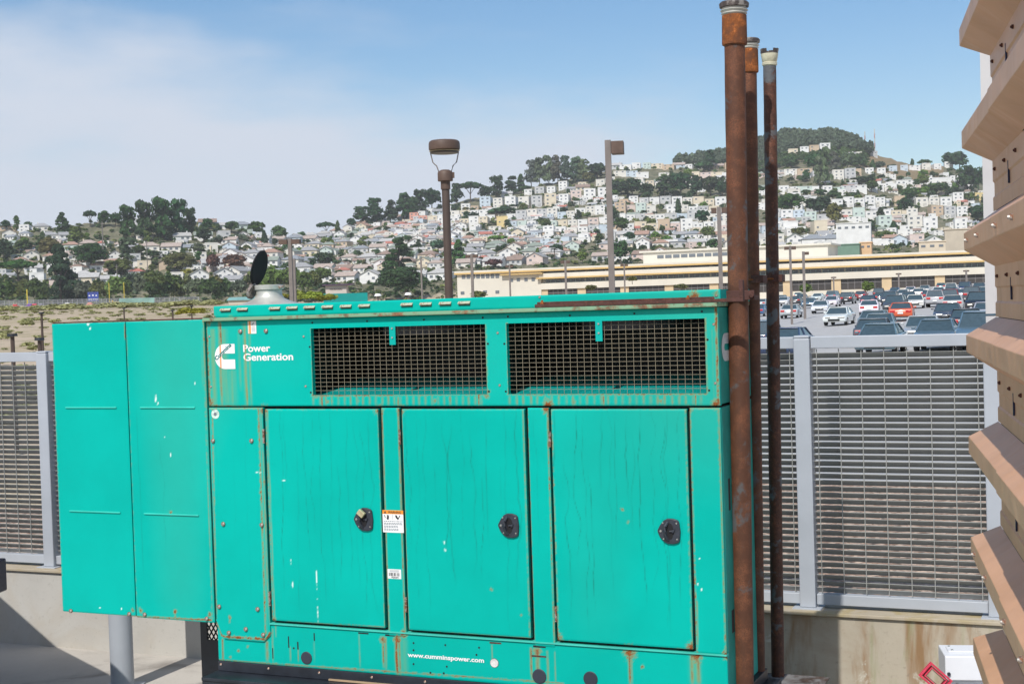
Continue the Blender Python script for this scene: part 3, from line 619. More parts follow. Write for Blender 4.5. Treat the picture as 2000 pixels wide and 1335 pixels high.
# latches
def latch(x,y,door,padlock=False):
    s,z=H(x,y); d0=-0.0045
    poly=[]
    for t in np.linspace(0,1,9): a=R(62)+t*R(56); poly.append((-.008+.062*math.cos(a)*1.05,-.010+.066*math.sin(a)))
    poly=[(.047,.042),(.040,.050),(.020,.056),(-.004,.056),(-.022,.048),(-.040,.026),(-.052,.004),(-.052,-.004),(-.042,-.026),(-.024,-.046),(-.006,-.055),(.020,-.056),(.040,-.050),(.048,-.042),(.052,0)]
    g=gb(); g.prism([(s+a,z+b) for a,b in poly],d0,d0-.010); L=g.build('latch',MAT['latch'],door,bevel=0.0035)
    g=gb(); g.prism([(s+.006+.016*math.cos(t)*(1 if math.cos(t)>0 else .9),z+.036*math.sin(t)) for t in np.linspace(0,2*math.pi,21)[:-1]],d0-.0102,d0-.0108); g.build('latch_recess',MAT['hole'],L)
    g=gb(); g.tube([(s-.004,d0-.009,z+.040),(s-.012,d0-.022,z+.022),(s-.015,d0-.026,z),(s-.012,d0-.022,z-.022),(s-.002,d0-.009,z-.042)],[.006,.007,.0075,.007,.005],8); g.build('latch_handle',MAT['latch'],L,smooth=True)
    g=gb(); g.lathe([(.006,d0-.009),(.005,d0-.019)],(s+.020,0,z),8,'y'); g.tube([(s+.004,d0-.014,z),(s+.026,d0-.014,z+.004)],.004,6); g.build('latch_eye',MAT['latch'],L)
    for a,b in ((-.026,.036),(.036,.036),(-.024,-.034),(.037,-.034),(-.037,0)):
        g=gb(); r=.0042 if a>-.037 else .006; g.lathe([(r,d0-.010),(r*.7,d0-.0128)],(s+a,0,z+b),10,'y'); g.build('rivet',MAT['steel'],L,smooth=True)
    if padlock:
        g=gb(); R_=Matrix.Rotation(R(38),3,'Y'); g.box(s-.020,s+.016,d0-.034,d0-.016,z+.018,z+.046,rot=R_,piv=(s-.002,0,z+.030)); 
        e=g.build('padlock',simple('brass_padlock',(0.55,0.49,0.30),0.35,0.5,var=.2,scale=40),C and None,bevel=0.002); e.parent=None
        e.location=GEN.location; e.rotation_euler=GEN.rotation_euler; tag(e,'small brass padlock hanging on the black latch of the leftmost generator door','padlock')
    return L
latch(712,1013,doors[0],True); latch(995,1025,doors[1]); latch(1308,1036,doors[2])
# ------------------------------------------------------------------ lettering
def text(name,body,s0,s1,z0,z1,d,mat,parent,bold=0.0,off=GO,rot=0.,frame='front',th=0.0004):
    cu=bpy.data.curves.new(name,'FONT'); cu.body=body; cu.size=1; cu.offset=bold; cu.extrude=0; cu.resolution_u=4
    o=bpy.data.objects.new('tmp',cu); C.objects.link(o); dg=bpy.context.evaluated_depsgraph_get(); me=bpy.data.meshes.new_from_object(o.evaluated_get(dg)); bpy.data.objects.remove(o); bpy.data.curves.remove(cu)
    n=len(me.vertices); co=np.zeros(n*3,np.float32); me.vertices.foreach_get('co',co); co=co.reshape(-1,3)
    mn,mx_=co.min(0),co.max(0); u=(co[:,0]-mn[0])/(mx_[0]-mn[0]); v=(co[:,1]-mn[1])/(mx_[1]-mn[1])
    x=s0+(s1-s0)*u; z=z0+(z1-z0)*v
    if rot:
        cx,cz=(s0+s1)/2,(z0+z1)/2; c_,s_=math.cos(rot),math.sin(rot); x,z=cx+(x-cx)*c_-(z-cz)*s_, cz+(x-cx)*s_+(z-cz)*c_
    if frame=='front': W=np.stack([x+off[0],np.full(n,d+off[1]),z+off[2]],-1)
    else: W=np.stack([np.full(n,d+off[0]),x+off[1],z+off[2]],-1)
    me.vertices.foreach_set('co',W.astype(np.float32).ravel()); me.materials.clear(); me.materials.append(mat); me.update(); me.name=name
    return link(name,me,parent)
def decal_mat():
    mt,t,b=newmat('white_decal'); v=coords(t); sp=N(t,'ShaderNodeSeparateXYZ'); t.links.new(v,sp.inputs[0]); f=None
    for px,w in ((431,1.8),(479.5,1.2)):
        s=H(px,697)[0]+GO[0]; q=MR(t,M(t,'ABSOLUTE',M(t,'SUBTRACT',sp.outputs[0],s)),0,w*2*PXM,1,0); f=q if f is None else M(t,'MAXIMUM',f,q)
    t.links.new(mix(t,f,(0.82,0.81,0.79),(0.75,0.26,0.06)),b.inputs['Base Color']); b.inputs['Roughness'].default_value=.5; return mt
MAT['decal']=decal_mat()
def logo(s0,s1,z0,z1,d,parent,frame='front',mat=None):
    cz=(z0+z1)/2; hh=(z1-z0)/2; r=hh; c=s0+r*0.95; P=[(s1,z1)]
    for t in np.linspace(90,270,25): P.append((c+r*.95*math.cos(R(t)),cz+hh*math.sin(R(t))))
    P.append((s1,z0)); ih=hh*0.24; ic=s0+(s1-s0)*0.48
    P.append((s1,cz-ih))
    for t in np.linspace(270,90,13): P.append((ic+ih*math.cos(R(t)),cz+ih*math.sin(R(t))))
    P.append((s1,cz+ih))
    g=gb(); 
    if frame=='front': g.add([(a,d,b) for a,b in P],[tuple(range(len(P)))])
    else: g.add([(d,a,b) for a,b in P],[tuple(range(len(P)))])
    me=g.mesh('logo_mark',mat or MAT['decal']); return link('logo_mark',me,parent)
a,b=H(419,672),H(460,720)
lg=logo(a[0],b[0],b[1],a[1],-0.0012,GEN)
text('lettering','Cummins',a[0]-0.010,a[0]+.110,(a[1]+b[1])/2+.014,(a[1]+b[1])/2+.035,-0.0024,MAT['teal_print'],lg,bold=0.035,rot=R(38))
a=H(475,673);b=H(573,703); zt,zb_=a[1],b[1]
text('lettering','Power',a[0],H(528,680)[0],(zt+zb_)/2+.004,zt,-0.0012,MAT['decal'],GEN,bold=0.024)
text('lettering','Generation',a[0],b[0],zb_,(zt+zb_)/2-.003,-0.0012,MAT['decal'],GEN,bold=0.024)
a=H(796,1284); b=H(945,1290)
text('lettering','www.cumminspower.com',a[0],b[0],H(870,1290)[1]-.001,H(870,1290)[1]+.026,0.002,MAT['white'],GEN,bold=0.03)
# end-face print (reads into the distance)
wt=simple('dull_print',(0.55,0.57,0.55),.5)
le=logo(0.05,0.17,2.155,2.277,SB+0.0012,GEN,'side',wt)
text('lettering','Power',0.20,0.345,2.220,2.270,SB+0.0012,wt,GEN,bold=.03,frame='side'); text('lettering','Generation',0.20,0.47,2.160,2.208,SB+0.0012,wt,GEN,bold=.03,frame='side')
# labels
def label(x0,y0,x1,y1,d,name,mat=None):
    a=H(x0,y0); b=H(x1,y1); g=gb(); g.box(a[0],b[0],d-.0006,d,b[1],a[1]); return g.build(name,mat or MAT['white'],GEN),a[0],b[0],b[1],a[1]
L,x0,x1,z0,z1=label(747,995,789,1040,-.0005,'warning_label'); w=x1-x0;h=z1-z0
def lq(L,s0,s1,zz0,zz1,mat,d,nm='print'): g=gb(); g.box(s0,s1,d-.0004,d,zz0,zz1); return g.build(nm,mat,L)
lq(L,x0,x1,z1-h*.17,z1,MAT['orange'],-.0012,'header')
text('lettering','WARNING',x0+w*.27,x1-w*.10,z1-h*.145,z1-h*.035,-.0020,MAT['black_print'],L,bold=.02)
g=gb(); g.add([(x0+w*.07,-.0019,z1-h*.145),(x0+w*.19,-.0019,z1-h*.145),(x0+w*.13,-.0019,z1-h*.03)],[(0,1,2)]); g.build('warning_triangle',MAT['black_print'],L)
g=gb(); cx,cz=x0+w*.24,z1-h*.32
g.add([(cx+a*w,-.0014,cz+b*h) for a,b in ((-.03,.10),(.05,.10),(.07,.02),(.05,-.10),(-.01,-.11),(-.05,-.03),(-.02,0))],[tuple(range(7))])
g.add([(cx+a*w,-.0014,cz+b*h) for a,b in ((-.17,.10),(-.13,.10),(-.09,-.02),(-.12,-.03))],[(0,1,2,3)]); 
cx=x0+w*.74
g.add([(cx+a*w,-.0014,cz+b*h) for a,b in ((-.14,.10),(-.06,.10),(.02,-.04),(-.02,-.08),(-.10,-.02))],[tuple(range(5))])
g.add([(cx+a*w,-.0014,cz+b*h) for a,b in ((.08,.10),(.12,.09),(.0,-.12),(-.03,-.10))],[(0,1,2,3)]); g.build('hazard_pictogram',MAT['black_print'],L)
lq(L,x0+w*.485,x0+w*.50,z0+h*.58,z1-h*.20,MAT['grey_print'],-.0010)
r2=random.Random(3)
for row,(zz,col) in enumerate([(.50,0),(.42,1),(.37,0),(.29,1),(.24,0),(.16,0),(.11,1)]):
    xx=.06
    while xx<(.9 if row<3 else .72):
        l=r2.uniform(.04,.11); lq(L,x0+w*xx,x0+w*(xx+l),z0+h*zz-.0016,z0+h*zz+.0016,MAT['grey_print'],-.0010); xx+=l+.025
L,x0,x1,z0,z1=label(757,1110,784,1130,-.0005,'barcode_label'); w=x1-x0;h=z1-z0
xx=.10
while xx<.9:
    l=r2.choice([.015,.03,.05]); lq(L,x0+w*xx,x0+w*(xx+l),z0+h*.28,z0+h*.62,MAT['black_print'],-.0012,'bar'); xx+=l+r2.choice([.02,.03,.06])
text('lettering','92664',x0+w*.27,x0+w*.80,z0+h*.05,z0+h*.24,-.0014,MAT['black_print'],L,bold=.03)
for zz in (.90,.80,.72): lq(L,x0+w*.15,x0+w*.85,z0+h*zz-.0006,z0+h*zz+.0006,MAT['grey_print'],-.0012)
L,x0,x1,z0,z1=label(484,627,501,651,-.0005,'small_label'); w=x1-x0;h=z1-z0
lq(L,x0,x0+w*.17,z0,z1,simple('pale_orange',(0.8,.55,.4),.5),-.0012); lq(L,x0+w*.17,x0+w*.35,z0,z1,MAT['orange'],-.0012)
g=gb(); cx,cz=x0+w*.55,z1-h*.22; g.add([(cx+a*w,-.0014,cz+b*h) for a,b in ((.18,.12),(.10,-.08),(-.12,-.10),(-.10,-.05),(.04,-.02),(.06,.06))],[tuple(range(6))]); g.build('hazard_pictogram',MAT['black_print'],L)
for zz in (.58,.48,.38,.28,.18): lq(L,x0+w*.45,x0+w*.88,z0+h*zz-.0008,z0+h*zz+.0008,MAT['grey_print'],-.0012)
# skid
g=gb(); g.box(-4.25,-1.58,0.006,0.64,0.625,0.676); sk_=g.build('base_channel',MAT['black'],GEN,bevel=0.003)
g=gb(); g.box(-4.26,-1.52,-0.12,0.66,0.20,0.624); g.box(-4.26,-1.52,-0.125,-0.12,0.606,0.6245); g.build('base_tank',MAT['black'],GEN,bevel=0.004)
g=gb(); g.box(-3.60,-1.60,-0.004,0.0055,0.6265,0.634); g.build('sand_seam',simple('sandy_dirt',(0.42,0.30,0.18),.9),GEN)
for x,y in ((430,1291),(523,1298),(622,1307),(725,1315),(829,1324)):
    s,z=H(x,y); link('bolt',scr,GEN,loc=(s+GO[0],GO[1]+0.006,0.658),scale=(1.2,1.2,1.2))
g=gb(); g.box(-4.20,-1.70,0.0,0.9,-0.05,0.20); g.build('base_plinth',MAT['slab'],GEN)
# perforated guard behind the duct
mt,t,b=newmat('perforated_black'); b.inputs['Base Color'].default_value=(.006,.007,.008,1)
pg=MB(GO); sx0,sx1=-4.652,-4.40; zz0,zz1=0.52,0.885; 
pg.box(sx0,sx0+.042,0.42,0.43,zz0-.3,zz1); 
nst=9
for i in range(-6,12):
    a=sx0+.042+i*.028
    for sg in (1,-1):
        pts=[]
        x_a,z_a=(a,0.665) if sg>0 else (a,0.885); x_b,z_b=(a+.22*0.62,0.885) if sg>0 else (a+.22*0.62,0.665)
        lo,hi=sx0+.042,sx1; t0=max(0,(lo-x_a)/(x_b-x_a)); t1=min(1,(hi-x_a)/(x_b-x_a))
        if t1>t0: pg.tube([(x_a+(x_b-x_a)*t0,.425,z_a+(z_b-z_a)*t0),(x_a+(x_b-x_a)*t1,.425,z_a+(z_b-z_a)*t1)],.0048,4)
pg.box(sx0+.042,sx1,0.42,0.43,zz0-.3,0.665); pg.build('perforated_guard',MAT['black'],GEN)
# support post under the duct
q=PG.world(*([0]*3)); 
lp=pt(238,1290,9.28); e=empty('support_post',(lp.x,lp.y,0),0,'round grey steel post standing behind the left end of the generator','post')
MB().lathe([(.075,0.012),(.075,1.25),(.06,1.29),(.0,1.30)],(0,0,0),28).build('post_tube',MAT['galv'],e,smooth=True)
MB().box(-.12,.12,-.12,.12,0.001,0.012).build('base_plate',MAT['galv'],e)
# ------------------------------------------------------------------ exhaust outlet with open rain cap
P_=PG.world(0,0,0)
e=empty('exhaust_outlet',Vector(PG.world(PG.hit(526,580,.33)[0],0.33,2.466)),-PG.a,'pale metal exhaust outlet on the generator roof with its black flap open','exhaust outlet')
MB().lathe([(.17,.002),(.165,.006),(.115,.020),(.080,.036),(.0665,.055),(.0655,.080)],(0,0,0),36).build('flared_collar',MAT['silver'],e,smooth=True)
MB().lathe([(.070,.081),(.074,.083),(.0745,.104),(.071,.107),(.064,.107)],(0,0,0),36).build('clamp_band',MAT['silver'],e,smooth=True)
c_=MB(); c_.box(.066,.100,-.02,-.005,.086,.101); c_.lathe([(.006,-.03),(.006,.0)],(.090,0,.094),8,'y'); c_.build('clamp_bolt',MAT['bolt'],e,bevel=.002)
fl=MB(); n=32; RZ=Matrix.Rotation(PG.a,3,'Z')
vr=RZ@Vector((.984,.177,0)); vf=RZ@Vector((-.177,.984,0)); up=Vector((0,0,1))
mj=(vr*.30+up*.954).normalized(); nn=(vr*.90-vf*.40-up*.283).normalized(); mn_=nn.cross(mj).normalized()
hb=Vector((-.072,-.02,.108)); cc=hb+mj*.092
vs=[]
for rr,hh in ((.0,.003),(.086,.003),(.094,-.001),(.094,-.007),(.0,-.009)):
    for k in range(n): a=2*math.pi*k/n; vs.append(cc+(mj*math.cos(a)+mn_*math.sin(a))*rr+nn*hh)
fl.add(vs,[(j*n+k,j*n+(k+1)%n,(j+1)*n+(k+1)%n,(j+1)*n+k) for j in range(4) for k in range(n)])
fl.build('rain_flap',MAT['hole'],e)
cw=MB(); vs=[]; cc=hb-mj*.030+Vector((-.004,-.01,0))
for hh in (.009,-.009):
    for k in range(n): a=2*math.pi*k/n; vs.append(cc+mj*math.cos(a)*.044+mn_*math.sin(a)*.034*(1.2-.3*math.cos(a))+nn*hh)
cw.add(vs,[tuple(range(n)),tuple(range(2*n-1,n-1,-1))]+[(k,k+n,(k+1)%n+n,(k+1)%n) for k in range(n)]); cw.build('counterweight',MAT['zinc'],e,bevel=.003)
MB().box(-.088,-.070,-.035,.01,.092,.120).build('flap_hinge',MAT['hole'],e,bevel=.002)
# ------------------------------------------------------------------ rusted vent pipes
def vent_pipe(px,Y,r,ybot,ytop,label,mat,top='cap',zb=None):
    p=pt(px,700,Y); zt=pt(px,ytop,Y).z; z0=pt(px,ybot,Y).z if zb is None else zb; tl=R(.72)
    e=empty('vent_pipe',(p.x-math.tan(tl)*(p.z-z0),p.y,z0),0,label,'vent pipe','rusty vent pipes beside the generator'); e.rotation_euler=(0,tl,0)
    L=zt-z0; ch=r*4.2 if top=='cap' else r*2.6
    prof=[(r*1.0,0)]; k=60
    for i in range(1,k): prof.append((r*(1+random.uniform(-.012,.012)),i*(L-ch)/k))
    prof.append((r,L-ch)); MB().lathe(prof,(0,0,0),28).build('pipe',mat,e,smooth=True)
    if top=='cap':
        MB().lathe([(r*.9,L-ch-.004),(r*1.20,L-ch+.002),(r*1.23,L-ch+r*.2),(r*1.20,L-r*1.35),(r*1.15,L-r*1.3)],(0,0,0),28).build('sleeve',MAT['rust_or'],e,smooth=True)
        MB().lathe([(r*1.10,L-r*1.3),(r*1.28,L-r*1.15),(r*1.17,L-r*1.0),(r*1.36,L-r*.85),(r*1.18,L-r*.66),(r*1.2,L-r*.6)],(0,0,0),28).build('coupling',MAT['silver'],e,smooth=True)
        MB().lathe([(r*1.2,L-r*.6),(r*1.42,L-r*.52),(r*1.46,L-r*.18),(r*1.30,L),(r*.98,L),(r*.95,L-.02)],(0,0,0),28).build('cap_ring',MAT['zinc'],e,smooth=True)
    else:
        MB().lathe([(r*.95,L-ch-.002),(r*1.15,L-ch+.004),(r*1.18,L-ch+r*.5),(r*1.05,L-ch+r*.6),(r*1.15,L-ch+r*.7),(r*1.35,L-r*.75),(r*1.2,L-r*.75)],(0,0,0),28).build('coupling',MAT['cream_metal'],e,smooth=True)
        cr=MB(); n=24
        for k in range(n):
            if k%8 in (0,): continue
            a0,a1=2*math.pi*k/n,2*math.pi*(k+1)/n; ht=r*random.choice([.75,.72,.78]) if k%8>2 else r*.35
            def P(a,rr,z): return (rr*math.cos(a),rr*math.sin(a),z)
            b0=L-r*.76; cr.add([P(a0,r*1.3,b0),P(a1,r*1.3,b0),P(a1,r*1.45,b0+ht),P(a0,r*1.45,b0+ht),P(a0,r*1.15,b0),P(a1,r*1.15,b0),P(a1,r*1.3,b0+ht),P(a0,r*1.3,b0+ht)],[(0,1,2,3),(5,4,7,6),(3,2,6,7),(1,5,6,2),(0,3,7,4)])
        cr.build('broken_collar',MAT['zinc'],e)
    return e,p,r
base_z=pt(1500,1322,6.9).z
V1=vent_pipe(1443.5,6.28,.0450,1322,4,'thickest rusty vent pipe, nearest the generator corner and tallest of three',MAT['rust'],zb=base_z)
V2=vent_pipe(1470,6.66,.0375,1322,76,'middle rusty vent pipe half hidden behind the thickest one',MAT['rust'],zb=base_z)
V3=vent_pipe(1511,6.90,.0310,1325,96,'rightmost rusty vent pipe with a broken pale collar on top',MAT['rustpipe3'],'broken',zb=base_z)
def clampu(V,z,side,w,nm='clamp'):
    e,p,r=V; z-=e.location.z; rz=-e.rotation_euler.z
    g=MB(); Rm=Matrix.Rotation(rz-PG.a,3,'Z')
    def bx(*a): g.box(*a,rot=Rm,piv=(0,0,0))
    bx(-w,w,-r-.012,-r-.003,z-.020,z+.022); bx(-w,-w+.008,-r-.012,r,z-.02,z+.0); bx(w-.008,w,-r-.012,r,z-.02,z+.0)
    g.build(nm,MAT['rust_dk'],e,bevel=.002)
    for sx in (-1,1):
        q=MB(); c=Rm@Vector((sx*(w-.014),-r-.012,z-.001)); q.lathe([(.010,c.y-.012),(.010,c.y+.002)],(c.x,0,c.z),6,'y'); q.build('clamp_bolt',MAT['rust_dk'],e,bevel=.001)
clampu(V1,pt(1443,577,6.28).z,1,.085)
for V,yy in ((V2,546),(V3,544)):
    e,p,r=V; z=pt(1500,yy,6.8).z-e.location.z; g=MB(); rz=-e.rotation_euler.z; Rm=Matrix.Rotation(rz-PG.a,3,'Z')
    g.box(r*.2,r*1.75,-r*1.2,r*1.1,z-.016,z+.020,rot=Rm,piv=(0,0,0)); g.box(-r*1.6,-r*.9,-r*1.1,r*1.0,z-.012,z+.018,rot=Rm,piv=(0,0,0)); g.build('clamp',MAT['rust_dk'],e,bevel=.002)
    g=MB(); g.lathe([(r*1.25,z-.004),(r*1.32,z),(r*1.25,z+.004)],(0,0,0),24); g.build('clamp_ring',MAT['rust_or'],e,smooth=True)
bp=pt(1508,700,6.85); e=empty('pipe_base',(bp.x,bp.y,0),-PG.a,'dark stained steel base block under the three rusty pipes','pipe base')
bm_=rusty('stained_plate',(0.20,0.19,0.18),(0.10,0.06,0.04),scale=6)
MB().box(-.62,.20,-.62,.07,0.0,base_z-.0).build('base_block',bm_,e,bevel=.004)
MB().box(-.64,.22,-.64,.09,base_z,base_z+.006).build('base_plate',bm_,e)
# ------------------------------------------------------------------ ribbed bronze louvre building corner, right
TH=R(-103.6); tip=pt(1885,575,4.0); LB=empty('louvred_wall',(tip.x,tip.y,0),TH,'bronze metal louvred wall with deep horizontal ribs at the right edge','louvred wall')
K=4.0/F; RD=.071
def rib_profile(zt): # y outward negative ; local y>0 is into the building
    return [(RD,zt+.050),(0,zt),(0,zt-.0475),(RD,zt-.0475-.049)]
def oblique(mb,prof,x0,x1,y_of=True):
    n=len(prof); vs=[]
    for x,ob in ((x0,x0==0),(x1,False)):
        for y,z in prof: vs.append((x+(y/RD*.106 if ob else 0),y,z))
    mb.add(vs,[(i,i+n,(i+1)%n+n,(i+1)%n) for i in range(n-1)]+[tuple(range(n)),tuple(range(2*n-1,n-1,-1))])
star=MB(); star.box(-.0028,.0028,-.006,0,-.0065,.0065); star.box(-.0058,.0058,-.006,0,-.0028,.0028); star.lathe([(.0035,-.010),(.0045,-.006)],(0,0,0),8,'y'); starm=star.mesh('bolt',MAT['bolt'])
sdk=star.mesh('bolt',MAT['rust_dk'])
for i in range(-3,10):
    ytop=60+198*i; zt=2.42-(ytop-572)*K
    if zt<0.1: break
    cuts=[0,.83,2.2,3.6] if i not in (0,3+3) else [0,1.25,2.6,3.6]
    for j,(a,b) in enumerate(zip(cuts[:-1],cuts[1:])):
        mb=MB(); dy=-0.003*(j%2); oblique(mb,[(y+dy,z) for y,z in rib_profile(zt)],a+(0.0045 if j else 0),b)
        rb=mb.build('rib',MAT['brown'],LB,bevel=.0018)
        if i in (2,5,8):
            for x in np.arange(a+.14,b-.05,.33): link('bolt',starm,rb,loc=(x,dy,zt-.024))
    # recessed sheet between this rib and the next one down
    z1=zt-.0475-.049; z0=z1-.1375+.0005; mb=MB()
    n=[(RD,z1),(RD,z1-.055),(RD+.004,z1-.060),(RD+.004,z1-.095),(RD,z1-.10),(RD,z0)]
    vs=[(.106,y,z) for y,z in n]+[(3.6,y,z) for y,z in n]; m_=len(n); mb.add(vs,[(k,k+m_,k+1+m_,k+1) for k in range(m_-1)])
    rs=mb.build('recessed_panel',MAT['brown'],LB)
    for x in (.19,.44,.69,1.0,1.3): link('bolt',sdk,rs,loc=(x,RD,z1-.028),scale=(.75,.75,.75))
    for x in (.50,1.02): 
        q=MB(); q.box(x,x+.010,RD-.001,RD+.003,z1-.09,z1-.035); q.build('vent_slot',MAT['navy'],rs)
mb=MB(); mb.box(.12,3.6,RD+.006,RD+.5,0,4.0); mb.build('wall_core',simple('core_grey',(0.12,0.11,0.10),.8),LB)
# pale pier beyond
pp=pt(1956,700,8.6); e=empty('pier',(pp.x,pp.y,.0),-PF.a,'pale grey square pier standing between the parking lot and the bronze louvres','pier')
MB().box(-.085,.2,0,.25,2.29,7).build('pier_upper',simple('pier_paint',(0.52,0.50,0.49),.7,var=.04),e)
MB().box(-.085,.2,0,.25,0.3,2.275).build('pier_lower',bpy.data.materials['pier_paint'],e)
# ------------------------------------------------------------------ junction box and red loop
jp=pt(1878,1300,7.3); JA=R(-9)
e=empty('junction_box',(jp.x,jp.y,0),JA,'white electrical junction box on a bracket in front of the stained wall','junction box')
zt=pt(1878,1268,7.3).z
b=MB(); b.box(-.10,.13,-.135,.11,zt-.125,zt); bx_=b.build('box_body',MAT['enclosure'],e,bevel=.006)
b=MB(); b.box(-.072,.10,-.06,.055,zt,zt+.008); b.build('raised_plate',MAT['enclosure'],e,bevel=.004)
for x,y in ((-.055,.04),(.08,.04),(-.05,-.04),(.085,-.04)): 
    b=MB(); b.lathe([(.007,zt+.008),(.006,zt+.012)],(x,y,0),10); b.build('screw',MAT['steel'],e)
b=MB(); b.lathe([(.009,-.136),(.009,-.145),(.004,-.145)],(-.083,0,zt-.09),14,'y'); b.build('lock',MAT['latch'],e)
b=MB(); b.box(-.08,.11,-.11,.09,zt-.20,zt-.132); b.box(-.05,.05,-.03,.05,0,zt-.2); b.build('box_lower',MAT['enclosure'],e,bevel=.004)
b=MB(); b.lathe([(.012,-.112),(.012,-.118)],(-.04,0,zt-.155),14,'y'); b.build('knob',MAT['steel'],e)
rp=pt(1826,1322,7.05); e=empty('red_cover',(rp.x,rp.y,rp.z),0,'bright red rectangular plastic loop hanging left of the white junction box','red loop')
def frame_(w,h,t,d0,d1,mat,nm):
    b=MB(); rt=Matrix.Rotation(R(43),3,'Y'); 
    for a in ((-w,w,h-t,h),(-w,w,-h,-h+t),(-w,-w+t,-h+t,h-t),(w-t,w,-h+t,h-t)): b.box(a[0],a[1],d0,d1,a[2],a[3])
    b.v=[tuple(rt@Vector(v)) for v in b.v]; b.build(nm,mat,e,bevel=.002)
frame_(.072,.046,.010,-.02,.0,MAT['red_plastic'],'outer_rim'); frame_(.058,.034,.0045,-.012,.0,MAT['red_dark'],'groove'); frame_(.052,.030,.006,-.018,.0,MAT['red_plastic'],'inner_rim'); frame_(.044,.022,.003,-.010,.0,MAT['red_dark'],'inner_groove')
b=MB(); b.tube([(-.02,.0,-.05),(-.03,.03,-.15),(-.02,.05,-.4),(0,.05,-rp.z)],.008,8); b.build('stem',MAT['red_dark'],e,smooth=True)
# dark cabinet that shows at the left edge
cb=pt(-12,1120,8.6); e=empty('meter_pedestal',(cb.x,cb.y,0),R(-8),'dark navy equipment box on a grey post cut by the left edge','equipment box')
zz=pt(0,1095,8.6).z
b=MB(); b.box(-.42,.022,-.20,.12,zz-.20,zz); b.build('cabinet',simple('navy_enclosure',(0.012,0.016,0.045),.3),e,bevel=.01)
b=MB(); b.box(-.34,-.01,-.14,.08,zz-.26,zz-.202); b.build('cabinet_foot',MAT['black'],e,bevel=.01)
b=MB(); b.box(-.05,-.008,-.1,-.05,0.0,zz-.262); b.build('post_tube',MAT['galv'],e)

# unseen cabinet of guessed form, added left to throw the slanting shadow
A0,B0=Vector((-4.487,9.988)),Vector((-2.907,7.838)); dv=(B0-A0).normalized(); nv=Vector((-dv.y,dv.x))*-1
if nv.x>0: nv=-nv
e=empty('shadow_casting_cabinet',((A0.x+B0.x)/2+nv.x*.5,(A0.y+B0.y)/2+nv.y*.5,0),math.atan2(dv.y,dv.x),'unseen grey stand-in cabinet beyond the left edge, added to shade wall and slab','cabinet'); L_=(B0-A0).length/2
MB().box(-L_,L_,-.5,.5,.08,1.5).build('cabinet_body',MAT['galv'],e,bevel=.006); MB().box(-L_-.05,L_+.05,-.55,.55,0.001,.08).build('plinth',MAT['slab'],e)
for k in (-1,1): MB().box(k*L_*.5-L_*.44,k*L_*.5+L_*.44,.5,.512,.16,1.42).build('cabinet_door',MAT['galv'],e,bevel=.003)
# ------------------------------------------------------------------ school building across the parking lot
PB=Plane(22.5,414.0)
def zb(y,x=1620): return PB.hit(x,y)[1]
def sb(x): return PB.hit(x,540)[0]
e,off=frame_thing(PB,'school_building',sb(1400),0,0,label='long cream school building with yellow fascias and ribbon windows behind the parking lot',cat='school building')
def B(name,mat,boxes,par=None,**k):
    b=MB(off)
    for q in boxes: b.box(*q)
    return b.build(name,mat,par or e,**k)
sL,sM,sR=sb(892),sb(1056),sb(2110)
zR,zF1,zF2,zS0,zY1,zY0,zW1,zW0,zO1,zO0=zb(499.5),zb(503.5),zb(507),zb(511.5),zb(520),zb(523.2),zb(523.5),zb(532.5),zb(545.5),zb(566)
B('main_wall',MAT['cream_wall'],[(sM,sR,1.2,26,-1,zW0-.02),(sM,sR,1.6,26,zW0,zY0),(sM,sR,0.0,1.15,zO1+.01,zW0),(sM,sR,2.2,26,zY0+.01,zS0),(sM,sR,2.6,26,zS0+.01,zF2)])
B('lower_floor',MAT['cream_wall'],[(sM,sR,0.9,1.19,-1,zO0)])
B('spandrel',MAT['cream_wall'],[(sM-.4,sR,-.4,2.15,zY1+.01,zS0-.01)])
B('yellow_fascia',MAT['yellow_trim'],[(sM-1,sR,-1.1,1.1,zY0+.02,zY1-.02)])
B('upper_fascia',MAT['yellow_trim'],[(sL-.6,sR,-.6,2,zF2+.02,zF1-.02)])
B('roof_slab',MAT['cream_wall'],[(sL-.5,sR,-.5,26,zF1,zR)])
B('left_wing',MAT['cream_wall'],[(sL,sM-.02,.2,26,-2,zF2)])
B('left_canopy',MAT['yellow_trim'],[(sb(980),sb(1062),-1.2,.15,zb(536,1020),zb(534,1020))])
winm=MB().box(-.5,.5,-.05,.05,-.5,.5).mesh('window',[MAT['window']])
def W(par,off_,s,d,z,w,h,name='window',me=None,frame=True): 
    o=link(name,me or winm,par,loc=(s+off_[0],d+off_[1],z),scale=(w,1,h)); return o
mod=6.1; s=sM+1.2; mulm=MB().box(-.08,.08,-.1,.1,-.5,.5).mesh('mullion',MAT['mullion'])
while s<sR-6:
    for j in range(4): 
        W(e,off,s+j*1.42+.66,1.56,(zW0+zW1)/2,1.2,(zW1-zW0)*.78); link('mullion',mulm,e,loc=(s+j*1.42-.05+off[0],1.5+off[1],(zW0+zW1)/2),scale=(1,1,zW1-zW0))
    W(e,off,s+2.6,2.56,(zS0+zF2)/2,5.2,(zF2-zS0)*.8,'vent_window'); s+=mod
B('sill_band',MAT['mullion'],[(sM,sR,1.45,1.55,zW0+.01,zW0+.18)])
piers=[1060,1134,1218,1305,1393,1443,1537,1632,1731,1835,1945,2060]
